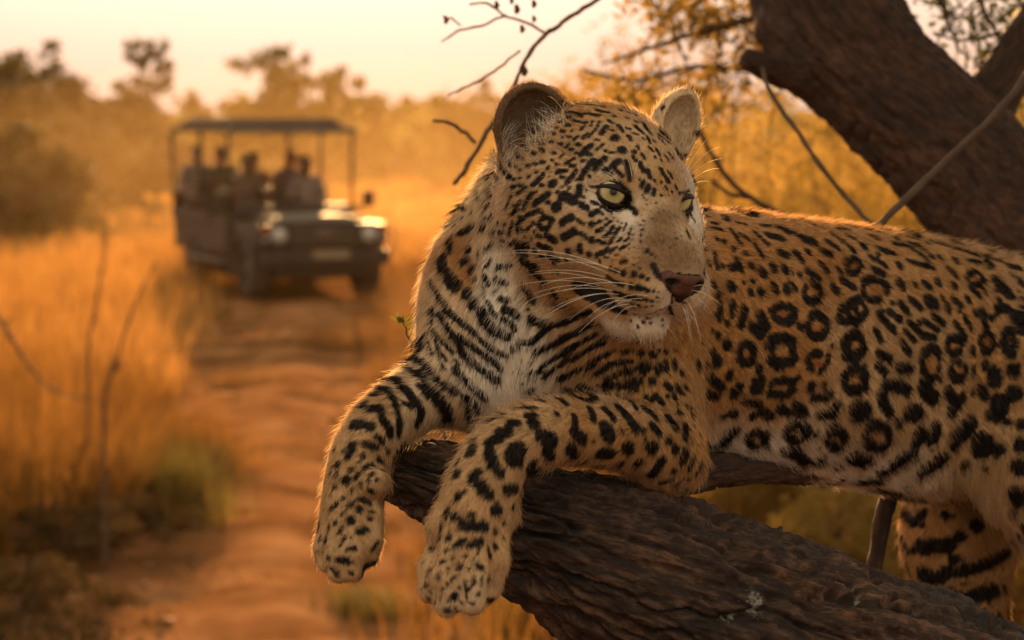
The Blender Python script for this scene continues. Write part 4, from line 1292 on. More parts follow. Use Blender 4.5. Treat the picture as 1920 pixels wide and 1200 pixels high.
def far_marks():
    """rosettes and blots for the flanks, legs and back that face away from the viewer"""
    rng = np.random.default_rng(9)
    taken = np.vstack([s[0] for s in STROKES])
    sx = 960 + LV[:, 0] / LV[:, 2] * FPX
    sy = 600 - LV[:, 1] / LV[:, 2] * FPX
    cand = np.nonzero((VFACING < .12) | (sx > 1908) | (sy > 1190))[0]
    cand = cand[rng.permutation(len(cand))[:7000]]
    acc = np.zeros((0, 3))
    for i in cand:
        p = LV[i]
        if np.min(((taken - p) ** 2).sum(1)) < .021 ** 2: continue
        hd = np.linalg.norm(p - HEAD_O)
        sep = .024 if hd < .2 else .036
        if len(acc) and np.min(((acc - p) ** 2).sum(1)) < sep ** 2: continue
        acc = np.vstack([acc, p])
        n = LN[i]
        t1 = np.cross(n, (0, 1, .2)); t1 /= np.linalg.norm(t1) + 1e-9
        t2 = np.cross(n, t1)
        if hd > .2 and rng.random() < .7:
            rr = rng.uniform(.010, .014)
            INNER.append((p, rr))
            a0 = rng.uniform(0, 6.28)
            for k in range(3):
                arc = np.linspace(a0 + k * 2.09 + .2, a0 + k * 2.09 + 1.8, 4)
                STROKES.append((np.array([p + (t1 * math.cos(t) + t2 * math.sin(t)) * rr for t in arc]), rng.uniform(.0038, .0055)))
        else:
            STROKES.append((np.array([p - t1 * .004, p + t1 * .004]), rng.uniform(.004, .007)))
far_marks()

def filler_marks():
    """small irregular flecks in the gaps of the flank and shoulder"""
    rng = np.random.default_rng(19)
    taken = np.vstack([s[0] for s in STROKES])
    rad = np.concatenate([np.full(len(s[0]), s[1]) for s in STROKES])
    cand = np.nonzero((VFACING > .05) & (LV[:, 0] > PC(1315, 0, 2.6)[0]))[0]
    cand = cand[rng.permutation(len(cand))[:9000]]
    n0 = 0
    for i in cand:
        p = LV[i]
        d = np.sqrt(((taken - p) ** 2).sum(1)) - rad
        gap = d.min()
        if gap < .0052: continue
        r = min(gap - .0022, rng.uniform(.0018, .0046))
        n = LN[i]
        t1 = np.cross(n, rng.normal(size=3)); t1 /= np.linalg.norm(t1) + 1e-9
        e = t1 * r * rng.uniform(.2, .9)
        STROKES.append((np.array([p - e, p + e]), r * .8))
        taken = np.vstack([taken, p]); rad = np.append(rad, r)
        n0 += 1
        if n0 > 150: break
filler_marks()

def head_flecks():
    rng = np.random.default_rng(29)
    taken = np.vstack([s[0] for s in STROKES])
    rad = np.concatenate([np.full(len(s[0]), s[1]) for s in STROKES])
    q = (LV - HEAD_O) @ HEAD_AX.T
    cand = np.nonzero((VFACING > .2) & (q[:, 1] < -.018) & (q[:, 1] > -.14) & (q[:, 2] > -.075) & (q[:, 2] < .062) & (np.abs(q[:, 0]) < .10) & (np.linalg.norm(LV - PC(1000, 240, 2.415), axis=1) > .052) & (np.linalg.norm(LV - PC(1266, 234, 2.43), axis=1) > .036))[0]
    cand = cand[rng.permutation(len(cand))[:7000]]
    n0 = 0
    for i in cand:
        p = LV[i]
        gap = (np.sqrt(((taken - p) ** 2).sum(1)) - rad).min()
        if gap < .0056: continue
        r = min(gap - .003, rng.uniform(.0016, .0034))
        t1 = np.cross(LN[i], (.3, 1, 0)); t1 /= np.linalg.norm(t1) + 1e-9
        STROKES.append((np.array([p - t1 * r * .7, p + t1 * r * .7]), r * .72))
        taken = np.vstack([taken, p]); rad = np.append(rad, r)
        n0 += 1
        if n0 > 110: break
head_flecks()

# colour, hair length and lie of the hair, given at places of the body
W_, PT, TN, GD, BR, DK, BF, EB = (.72, .65, .54), (.43, .275, .132), (.37, .205, .075), (.36, .178, .052), (.175, .100, .042), (.02, .014, .009), (.53, .40, .245), (.13, .066, .021)
COATS = [  # px, py, colour, hair length mm
    (960, 700, W_, 15), (930, 560, W_, 15), (960, 600, W_, 16), (900, 720, W_, 15), (1000, 660, W_, 15), (860, 620, BF, 12), (830, 560, BF, 10), (1060, 640, PT, 12), (1090, 680, TN, 10),
    (1350, 855, W_, 17), (1420, 860, W_, 17), (1530, 880, W_, 18), (1700, 915, W_, 20), (1800, 920, BF, 20), (1640, 890, W_, 18),
    (850, 470, GD, 9), (870, 520, GD, 9), (860, 400, BF, 9), (910, 430, BF, 9), (930, 500, W_, 12), (900, 350, BF, 8),
    (1200, 620, W_, 6), (1160, 618, W_, 7), (1240, 618, W_, 5), (1200, 604, W_, 4), (1100, 560, TN, 4), (1140, 578, TN, 3.5), (1080, 545, TN, 5), (1170, 590, TN, 3.5), (1158, 397, W_, 3), (1135, 386, W_, 3), (1178, 408, W_, 3), (1148, 410, PT, 5), (1195, 372, BF, 3), (1203, 392, PT, 3), (1186, 375, BF, 4), (1292, 392, W_, 4), (1130, 330, BF, 6), (1295, 440, BF, 5),
    (1230, 562, BF, 4), (1285, 560, BF, 4), (1200, 555, PT, 5), (1245, 575, W_, 4), (1190, 525, TN, 5), (1160, 500, TN, 6), (1230, 450, BR, 3), (1265, 470, BR, 3), (1240, 410, BR, 3.5), (1220, 490, BR, 3),
    (1050, 450, PT, 5.5), (1100, 420, PT, 5), (1020, 380, PT, 6), (980, 420, PT, 7.5), (1150, 250, PT, 4.5), (1110, 210, TN, 5), (1070, 215, TN, 5), (1210, 300, PT, 4), (1245, 340, TN, 4), (1180, 340, TN, 4), (1090, 470, PT, 5), (1060, 300, PT, 5),
    (1020, 530, TN, 11), (1060, 570, TN, 11), (1000, 560, BF, 13), (1130, 460, PT, 5),
    (700, 750, PT, 8), (660, 850, PT, 7), (660, 930, PT, 7), (650, 1050, PT, 4.5), (690, 1020, PT, 4.5), (620, 1040, PT, 4.5), (800, 750, BF, 9), (860, 770, BF, 10),
    (1000, 790, PT, 9), (1100, 800, TN, 9), (920, 860, PT, 8), (880, 950, PT, 7), (860, 1060, PT, 5), (940, 1040, PT, 5), (810, 1080, PT, 4.5), (880, 1120, BF, 4.5), (1180, 830, TN, 9),
    (1200, 720, TN, 9), (1280, 700, TN, 9), (1290, 850, TN, 9), (1180, 660, GD, 10), (1290, 640, GD, 9),
    (1450, 600, GD, 7), (1350, 600, GD, 7), (1550, 500, GD, 7), (1400, 480, GD, 7), (1500, 680, GD, 7), (1350, 720, GD, 7), (1450, 740, GD, 7), (1600, 640, PT, 7), (1750, 650, PT, 7), (1700, 500, TN, 7),
    (1800, 560, TN, 7), (1860, 700, TN, 7), (1500, 410, TN, 7), (1700, 780, PT, 13), (1800, 820, PT, 16), (1880, 850, PT, 12), (1600, 790, PT, 14),
    (1780, 1020, TN, 9), (1800, 1100, TN, 9),
    (980, 165, EB, 4), (945, 230, EB, 4), (1050, 205, EB, 4), (1005, 158, EB, 4), (960, 190, EB, 4), (1030, 175, EB, 4), (1290, 200, BF, 5), (1275, 250, BF, 5), (1225, 208, DK, 4),
]
FLOWS = [  # px, py, dx, dy as seen by the viewer, stand-off 0..1
    (1285, 490, -45, -80, .42), (1250, 440, -50, -85, .42), (1235, 390, -40, -90, .4), (1180, 300, -45, -90, .25), (1230, 290, -15, -95, .25), (1110, 210, -70, -50, .28), (1160, 200, -40, -70, .28),
    (1150, 330, -60, -60, .35), (1100, 330, -80, -30, .35), (1150, 430, -95, 5, .24), (1120, 400, -95, 5, .24), (1050, 450, -90, 25, .28), (1020, 380, -85, 20, .28), (970, 450, -75, 55, .45), (1220, 545, -90, 20, .42),
    (1160, 520, -95, 15, .35), (1080, 580, -85, 40, .5), (1000, 550, -60, 70, .5), (1200, 622, -5, 95, .4), (1160, 620, -40, 80, .4), (1240, 620, 30, 80, .4), (1120, 570, -80, 40, .25), (1285, 565, 40, 60, .5), (1000, 330, -60, 75, .4),
    (900, 400, -25, 95, .4), (920, 470, -10, 95, .45), (830, 560, -15, 95, .4), (850, 480, -25, 90, .4), (950, 650, 0, 95, .45), (950, 560, -5, 95, .5), (850, 640, 40, 90, .4), (1050, 660, -55, 80, .45), (940, 740, 10, 95, .5),
    (800, 710, -75, 60, .4), (690, 790, -50, 85, .4), (650, 950, -8, 95, .35), (640, 1060, 0, 95, .28), (690, 1020, 0, 95, .28), (860, 760, -40, 70, .45),
    (1150, 800, -90, 20, .4), (1010, 790, -85, 40, .4), (910, 870, -50, 85, .4), (880, 1000, -15, 95, .35), (860, 1100, -5, 95, .28), (920, 1060, -5, 95, .28), (810, 1060, -5, 95, .28), (1250, 700, 15, 95, .4), (1200, 760, -30, 80, .4), (1295, 860, 0, 95, .4), (1180, 660, -10, 95, .45),
    (1400, 450, 95, 20, .24), (1500, 600, 90, 45, .24), (1360, 600, 70, 60, .24), (1700, 500, 95, 28, .24), (1800, 700, 75, 65, .28), (1450, 860, 55, 80, .5), (1600, 880, 45, 88, .55), (1750, 920, 25, 95, .6), (1500, 404, 98, 8, .3),
    (1880, 650, 40, 85, .4), (1780, 1050, 0, 95, .4), (950, 200, -30, -90, .35), (1010, 165, 10, -90, .35), (1050, 200, 50, -60, .4), (1285, 210, 30, -90, .4), (1270, 270, 40, -60, .5),
    (1020, 285, -60, -75, .6), (975, 290, 20, -80, .6), (1000, 235, -60, -60, .6),
]
def anchored(rows):
    pos, val = [], []
    for row in rows:
        h = hit(row[0], row[1])
        if h is not None:
            pos.append(h[0]); val.append(row)
    return np.array(pos), val

C_POS, C_ROW = anchored(COATS)
C_COL = np.array([r[2] for r in C_ROW]); C_LEN = np.array([r[3] for r in C_ROW]) / 1000
F_POS, F_ROW = anchored(FLOWS)
F_DIR = np.array([np.array([r[2], -r[3], 0.]) / math.hypot(r[2], r[3]) for r in F_ROW]); F_UP = np.array([r[4] for r in F_ROW])

def idw(p, pos, val, power=3.4, soft=.007):
    out = np.zeros((len(p), val.shape[1]))
    for i in range(0, len(p), 40000):
        q = p[i:i + 40000]
        d2 = (q ** 2).sum(1)[:, None] + (pos ** 2).sum(1)[None] - 2 * q @ pos.T
        w = 1 / (np.maximum(d2, 0) + soft ** 2) ** (power / 2)
        out[i:i + 40000] = (w @ val) / w.sum(1)[:, None]
    return out

def coat_at(p, wob=0.0):
    """colour and darkness of the coat at points p"""
    base = idw(p, C_POS, C_COL)
    base = base * (1 + .16 * vnoise(p * 90, 3) + .10 * vnoise(p * 320, 4))[:, None]
    dark = np.zeros(len(p)); orange = np.zeros(len(p))
    jit = (vnoise(p * 170, 7) + .6 * vnoise(p * 420, 8))
    order = np.argsort(p[:, 0])
    xs_ = p[order, 0]
    for pts, r in STROKES:
        lo, hi = pts.min(0) - r * 1.8 - .003, pts.max(0) + r * 1.8 + .003
        i0, i1 = np.searchsorted(xs_, [lo[0], hi[0]])
        ix = order[i0:i1]
        q = p[ix]
        m = (q[:, 1] > lo[1]) & (q[:, 1] < hi[1]) & (q[:, 2] > lo[2]) & (q[:, 2] < hi[2])
        ix = ix[m]
        if not len(ix): continue
        q = p[ix]
        if len(pts) == 1:
            d = np.linalg.norm(q - pts[0], axis=1)
        else:
            d = np.full(len(q), 9.)
            for a, b in zip(pts[:-1], pts[1:]):
                ba = b - a
                t = np.clip((q - a) @ ba / (ba @ ba + 1e-12), 0, 1)
                d = np.minimum(d, np.linalg.norm(q - a - t[:, None] * ba, axis=1))
        w = min(.0016, r * .5)
        rr = r * 1.16 + min(.0009, r * .25) + min(r * .24, .0018) * jit[ix]
        k = np.clip((rr + w * .5 - d) / w, 0, 1)
        dark[ix] = np.maximum(dark[ix], k)
    for c, r in INNER:
        i0, i1 = np.searchsorted(xs_, [c[0] - r * 1.2, c[0] + r * 1.2])
        ix = order[i0:i1]
        d = np.linalg.norm(p[ix] - c, axis=1)
        orange[ix] = np.maximum(orange[ix], np.clip((r * 1.1 - d) / (r * .5), 0, 1))
    base = base * (1 - orange[:, None]) + orange[:, None] * (base * np.array([.92, .72, .5]))
    col = base * (1 - dark[:, None]) + np.array([.012, .009, .008]) * dark[:, None]
    return col, dark
# ------------------------------------------------------------------ leopard: skin, fur, eyes, nose, whiskers
def attr_mat(name, attr, rough=.7, hair=False):
    m = bpy.data.materials.new(name)
    n, l = nodes_of(m)
    b = n['Principled BSDF']
    a = n.new('ShaderNodeAttribute')
    a.attribute_name = attr
    if not hair:
        b.inputs['Roughness'].default_value = rough
        b.inputs['Specular IOR Level'].default_value = .2
        l.new(a.outputs['Color'], b.inputs['Base Color'])
        return m
    n.remove(b)
    d = n.new('ShaderNodeBsdfDiffuse')
    t = n.new('ShaderNodeBsdfTranslucent')
    g = n.new('ShaderNodeBsdfHair')
    g.component = 'Reflection'
    g.inputs['RoughnessU'].default_value = .35
    g.inputs['RoughnessV'].default_value = .6
    g.inputs['Color'].default_value = (.42, .36, .30, 1)
    m1, m2 = n.new('ShaderNodeMixShader'), n.new('ShaderNodeMixShader')
    m1.inputs[0].default_value = .58
    m2.inputs[0].default_value = .08
    l.new(a.outputs['Color'], d.inputs['Color'])
    l.new(a.outputs['Color'], t.inputs['Color'])
    gm = n.new('ShaderNodeMix'); gm.data_type = 'RGBA'; gm.inputs['Factor'].default_value = .08
    l.new(a.outputs['Color'], gm.inputs['A']); gm.inputs['B'].default_value = (.5, .45, .4, 1)
    l.new(gm.outputs['Result'], g.inputs['Color'])
    l.new(d.outputs[0], m1.inputs[1]); l.new(t.outputs[0], m1.inputs[2])
    l.new(m1.outputs[0], m2.inputs[1]); l.new(g.outputs[0], m2.inputs[2])
    l.new(m2.outputs[0], n['Material Output'].inputs['Surface'])
    return m

M_SKIN = attr_mat('leopard_skin', 'coat', .8)
M_FUR = attr_mat('leopard_fur', 'coat', hair=True)

def put_color(data, name, rgb, domain):
    a = data.attributes.new(name, 'FLOAT_COLOR', domain)
    c = np.ones((len(rgb), 4), np.float32)
    c[:, :3] = np.clip(rgb, 0, 1)
    a.data.foreach_set('color', c.ravel())

vcol, vdark = coat_at(LV)
# inside of the ears: darker, thin-haired skin
for (ex, ey, ed), er in (((990, 245, 2.41), .042),):
    k = np.clip(1.5 - np.linalg.norm(LV - PC(ex, ey, ed), axis=1) / er, 0, 1)[:, None] * np.clip(VFACING * 3, 0, 1)[:, None]
    vcol = vcol * (1 - k) + k * np.array([.075, .045, .024])

k = (np.linalg.norm((LV - HL(0, .0935, -.060)) @ HEAD_AX.T / np.array([.022, .022, .013]), axis=1) < 1)[:, None]
vcol = np.where(k, np.array([.006, .004, .004]), vcol)
for g in (-1, 1):
    k = (np.linalg.norm(LV - HL(g * EYE[0], EYE[1] + .010, EYE[2]), axis=1) < .0175)[:, None]
    vcol = np.where(k, np.array([.012, .009, .008]), vcol)

leopard = mesh_ob('leopard', cw(LV), LF[:, ::-1].copy(), M_SKIN)
put_color(leopard.data, 'coat', vcol * .8, 'POINT')
tag(leopard, 'spotted leopard lying along a bare branch with both forepaws hanging down', 'leopard')

def curves_ob(name, pts, rad, col, m, parent):
    """pts (n, k, 3) world space strands, rad (n, k), col (n, 3)"""
    n, k, _ = pts.shape
    cu = bpy.data.hair_curves.new(name)
    cu.add_curves([k] * n)
    cu.position_data.foreach_set('vector', pts.astype(np.float32).ravel())
    ra = cu.attributes.get('radius') or cu.attributes.new('radius', 'FLOAT', 'POINT')
    ra.data.foreach_set('value', rad.astype(np.float32).ravel())
    put_color(cu, 'coat', col, 'CURVE')
    cu.materials.append(m)
    o = bpy.data.objects.new(name, cu)
    COL.objects.link(o)
    o.parent = parent
    return o

NHAIR = 330000
def grow_fur():
    rng = np.random.default_rng(1)
    tri = np.vstack([LF[:, [0, 1, 2]], LF[:, [0, 2, 3]]])
    a, b, c = LV[tri[:, 0]], LV[tri[:, 1]], LV[tri[:, 2]]
    area = np.linalg.norm(np.cross(b - a, c - a), axis=1) / 2
    cen = (a + b + c) / 3
    fac = VFACING[tri].mean(1)
    ln = idw(cen, C_POS, C_LEN[:, None])[:, 0]
    w = area * np.where(fac > -.25, 1.0, .22) * np.clip(.0085 / ln, .6, 2.2)
    # bare: eyes, nose leather, mouth slit, inside of the ears
    for g in (-1, 1):
        e = HL(g * EYE[0], EYE[1] + .012, EYE[2])
        w[np.linalg.norm(cen - e, axis=1) < .0140] = 0
    w[np.linalg.norm((cen - HL(0, .0935, -.058)) @ HEAD_AX.T / np.array([.0235, .018, .0145]), axis=1) < 1] = 0
    w *= np.where(np.linalg.norm(cen - PC(985, 255, 2.41), axis=1) < .026, .25, 1)
    t = rng.choice(len(tri), NHAIR, p=w / w.sum())
    u, v = rng.random(NHAIR), rng.random(NHAIR)
    f = u + v > 1
    u[f], v[f] = 1 - u[f], 1 - v[f]
    p = a[t] + (b[t] - a[t]) * u[:, None] + (c[t] - a[t]) * v[:, None]
    nn = LN[tri[t]]
    n = nn[:, 0] * (1 - u - v)[:, None] + nn[:, 1] * u[:, None] + nn[:, 2] * v[:, None]
    n /= np.linalg.norm(n, axis=1)[:, None] + 1e-9
    # lie of the hair
    fl = idw(p, F_POS, np.hstack([F_DIR, F_UP[:, None]]), 3.0)
    up = fl[:, 3]
    d = fl[:, :3]
    # swirl clumps
    d = d + .22 * np.stack([vnoise(p * 70, 20 + k) for k in range(3)], 1) + .30 * np.stack([vnoise(p * 210, 30 + k) for k in range(3)], 1)
    d = d - n * (d * n).sum(1)[:, None]
    d /= np.linalg.norm(d, axis=1)[:, None] + 1e-6
    d = d + rng.normal(0, .16, d.shape)
    d = d - n * (d * n).sum(1)[:, None]
    d /= np.linalg.norm(d, axis=1)[:, None] + 1e-6
    L = idw(p, C_POS, C_LEN[:, None])[:, 0] * rng.uniform(.65, 1.2, NHAIR) * (1 + .25 * vnoise(p * 60, 50))
    guard = rng.random(NHAIR) < .12
    guard &= L < .0125
    L = np.where(guard, L * 1.6, L)
    lift = np.clip(up * 1.1 + .08 + rng.normal(0, .13, NHAIR) + guard * .30, .12, 1.2)
    col, dark = coat_at(p + d * (.25 * L)[:, None])
    pts = np.zeros((NHAIR, 4, 3))
    K = 4
    for k in range(K):
        s = k / (K - 1)
        rise = lift * (s - .34 * s * s)
        pts[:, k] = p - n * .0006 + (d * (s * np.sqrt(np.maximum(1 - (lift * .6) ** 2, .2)))[:, None] + n * rise[:, None]) * L[:, None]
    var = rng.uniform(.66, 1.34, NHAIR)
    short = np.clip((.0055 - L) / .003, 0, 1)
    var = var * (1 + short * rng.uniform(-.45, .25, NHAIR))
    pale = (rng.random(NHAIR) < .12) * (1 - dark)
    col = col * var[:, None]
    col = col * (1 - pale[:, None] * .35) + pale[:, None] * .35 * np.array([.75, .68, .56])
    r0 = np.clip(L * .018, .00008, .00016)
    rad = r0[:, None] * np.array([1.0, .95, .7, .12])[None]
    return curves_ob('fur', cw(pts.reshape(-1, 3)).reshape(NHAIR, K, 3), rad, col, M_FUR, leopard)
fur = grow_fur()
fur['kind'] = 'stuff'

# eyes ------------------------------------------------------------
def eye_mat():
    m = bpy.data.materials.new('leopard_eye')
    n, l = nodes_of(m)
    b = n['Principled BSDF']
    tc = n.new('ShaderNodeTexCoord')
    nm = n.new('ShaderNodeVectorMath'); nm.operation = 'NORMALIZE'
    l.new(tc.outputs['Object'], nm.inputs[0])
    sx = n.new('ShaderNodeSeparateXYZ')
    l.new(nm.outputs[0], sx.inputs[0])
    # angle from the gaze axis, 0..1 over 90 degrees
    ac = n.new('ShaderNodeMath'); ac.operation = 'ARCCOSINE'
    l.new(sx.outputs['Y'], ac.inputs[0])
    dv = n.new('ShaderNodeMath'); dv.operation = 'DIVIDE'; dv.inputs[1].default_value = math.pi / 2
    l.new(ac.outputs[0], dv.inputs[0])
    r = ramp(n, l, dv.outputs[0], [(0, (.004, .004, .004)), (.115, (.004, .004, .004)), (.135, (.20, .15, .035)), (.22, (.33, .275, .11)), (.36, (.42, .37, .19)), (.43, (.20, .165, .07)), (.475, (.015, .012, .01)), (1, (.02, .015, .01))])
    tx = n.new('ShaderNodeTexNoise')
    tx.inputs['Scale'].default_value = 5
    st = n.new('ShaderNodeVectorMath'); st.operation = 'MULTIPLY'; st.inputs[1].default_value = (6, .6, 6)
    l.new(nm.outputs[0], st.inputs[0]); l.new(st.outputs[0], tx.inputs['Vector'])
    mx = n.new('ShaderNodeMix'); mx.data_type, mx.blend_type = 'RGBA', 'MULTIPLY'
    mx.inputs['Factor'].default_value = .5
    rr = ramp(n, l, tx.outputs['Fac'], [(.3, (.55, .55, .5)), (.7, (1.2, 1.2, 1.15))])
    l.new(r.outputs['Color'], mx.inputs['A']); l.new(rr.outputs['Color'], mx.inputs['B'])
    l.new(mx.outputs['Result'], b.inputs['Base Color'])
    b.inputs['Roughness'].default_value = .25
    b.inputs['Specular IOR Level'].default_value = 0
    b.inputs['Coat Weight'].default_value = .7
    b.inputs['Coat IOR'].default_value = 1.36
    b.inputs['Coat Roughness'].default_value = .02
    return m
M_EYE = eye_mat()
M_RIM = mat('dark_lid_skin', (.012, .009, .008), (.02, .015, .012), scale=300, rough=.5, spec=.15)
M_NOSE = mat('nose_leather', (.105, .040, .026), (.06, .022, .015), scale=180, rough=.42, bump=.35, bscale=900, spec=.5)

def make_eye(g, pupil):
    c = HL(g * EYE[0], EYE[1], EYE[2])
    s = FPX / c[2]
    cpx = (960 + c[0] * s, 600 - c[1] * s)
    dx, dy = (pupil[0] - cpx[0]) / s / EYE_R, (cpx[1] - pupil[1]) / s / EYE_R
    gz = np.array([dx, dy, -math.sqrt(max(.2, 1 - dx * dx - dy * dy))])
    wd = Vector(gz @ C2W.T).normalized()
    bm = bmesh.new()
    bmesh.ops.create_uvsphere(bm, u_segments=48, v_segments=32, radius=EYE_R)
    me = bpy.data.meshes.new('eye')
    bm.to_mesh(me); bm.free()
    me.polygons.foreach_set('use_smooth', np.ones(len(me.polygons), bool))
    me.materials.append(M_EYE)
    o = bpy.data.objects.new('eye', me)
    COL.objects.link(o)
    o.parent = leopard
    o.location = cw(c)
    o.rotation_euler = wd.to_track_quat('Y', 'Z').to_euler()
    return o

LID_UP = [(.0165, .0150, -.0135), (.0205, .0150, -.0060), (.0255, .0146, .0015), (.034, .0135, .0052), (.043, .0092, .0066), (.0525, .0010, .0050), (.0600, -.0085, .0020)]
LID_LO = [(.0165, .0150, -.0135), (.0235, .0145, -.0108), (.0300, .0142, -.0085), (.038, .0125, -.0070), (.0465, .0075, -.0050), (.0545, -.0005, -.0008), (.0600, -.0085, .0020)]
def lid_pts(rows, g, n=22, out=.0):
    q = spline(rows, n)
    e = np.array(EYE)
    res = []
    for r in q:
        v = r - e
        v = v / np.linalg.norm(v) * (EYE_R + out)
        res.append(HL(g * (e + v)[0], (e + v)[1], (e + v)[2]))
    return np.array(res)

for g, pup in ((-1, (1149, 361)), (1, (1276, 373))):
    eo = make_eye(g, pup)
    # lids: a skin flap from the rim back under the fur, drawn round the ball
    for rows, nm, r0 in ((LID_UP, 'upper_eyelid', .0014), (LID_LO, 'lower_eyelid', .0010)):
        q = lid_pts(rows, g, out=.0006)
        mb = MB()
        n_ = len(q)
        mb.tube([cw(x) for x in q], [r0 * (.7 + .6 * math.sin(math.pi * i / (n_ - 1))) for i in range(n_)], 8)
        # flap
        cen = HL(g * EYE[0], EYE[1], EYE[2])
        axis_ = HL(g * .038, .030, -.001) - cen
        axis_ /= np.linalg.norm(axis_)
        rowsV = [q]
        for st in ((.06, .12, .18, .25) if nm == 'upper_eyelid' else (.04, .08, .12, .16)):
            rr = []
            for x in q:
                v = x - cen
                side = v - axis_ * (v @ axis_)
                side /= np.linalg.norm(side) + 1e-9
                vv = v / np.linalg.norm(v)
                w = vv * math.cos(st) + side * math.sin(st)
                w -= axis_ * .25 * st
                w /= np.linalg.norm(w)
                rr.append(cen + w * (EYE_R + .0010 + .002 * st))
            rowsV.append(np.array(rr))
        V = cw(np.vstack(rowsV))
        F = [(i * n_ + k, i * n_ + k + 1, (i + 1) * n_ + k + 1, (i + 1) * n_ + k) for i in range(len(rowsV) - 1) for k in range(n_ - 1)]
        mb.add(V, F)
        lid = mb.build(nm, M_RIM, eo, True)
        lid.matrix_parent_inverse = Matrix.LocRotScale(eo.location, eo.rotation_euler, None).inverted()

# nose leather ----------------------------------------------------
M_NOSE = attr_mat('nose_leather', 'coat', .42)
def make_nose():
    s = Solid()
    A = HEAD_AX
    s.ball(HL(0, .0885, -.0530), (.0205, .0120, .0088), .006, axes=A)
    s.cone(HL(0, .0940, -.0575), HL(0, .0925, -.0755), .0110, .0040, .008)
    for g in (-1, 1):
        s.ball(HL(g * .0165, .0880, -.0580), (.0085, .0100, .0090), .006, axes=A)       # wing
        s.cone(HL(g * .0060, .0935, -.0690), HL(g * .0150, .0880, -.0650), .0045, .0040, .005)
        s.chain([HL(g * .0105, .1010, -.0600), HL(g * .0140, .0985, -.0605), HL(g * .0190, .0950, -.0590)], [.0028, .0040, .0026], .0018, True)
    s.cone(HL(0, .1060, -.060), HL(0, .1000, -.080), .0008, .0014, .0025, True)
    lo, hi = s.bounds(.004)
    V, F = surface(s, *[np.arange(lo[i], hi[i], .0008) for i in range(3)], relax=2)
    o = mesh_ob('nose', cw(V), F[:, ::-1].copy(), M_NOSE, leopard)
    col = np.array([.072, .031, .021]) * (1 + .25 * vnoise(V * 500, 2) + .2 * vnoise(V * 1500, 3))[:, None]
    for g in (-1, 1):
        k = np.clip(1.55 - np.linalg.norm(V - HL(g * .0150, .0965, -.0600), axis=1) / .0048, 0, 1)[:, None]
        col = col * (1 - k) + k * np.array([.006, .004, .004])
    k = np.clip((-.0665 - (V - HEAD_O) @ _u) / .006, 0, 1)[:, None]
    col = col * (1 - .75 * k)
    put_color(o.data, 'coat', col, 'POINT')
    return o
make_nose()

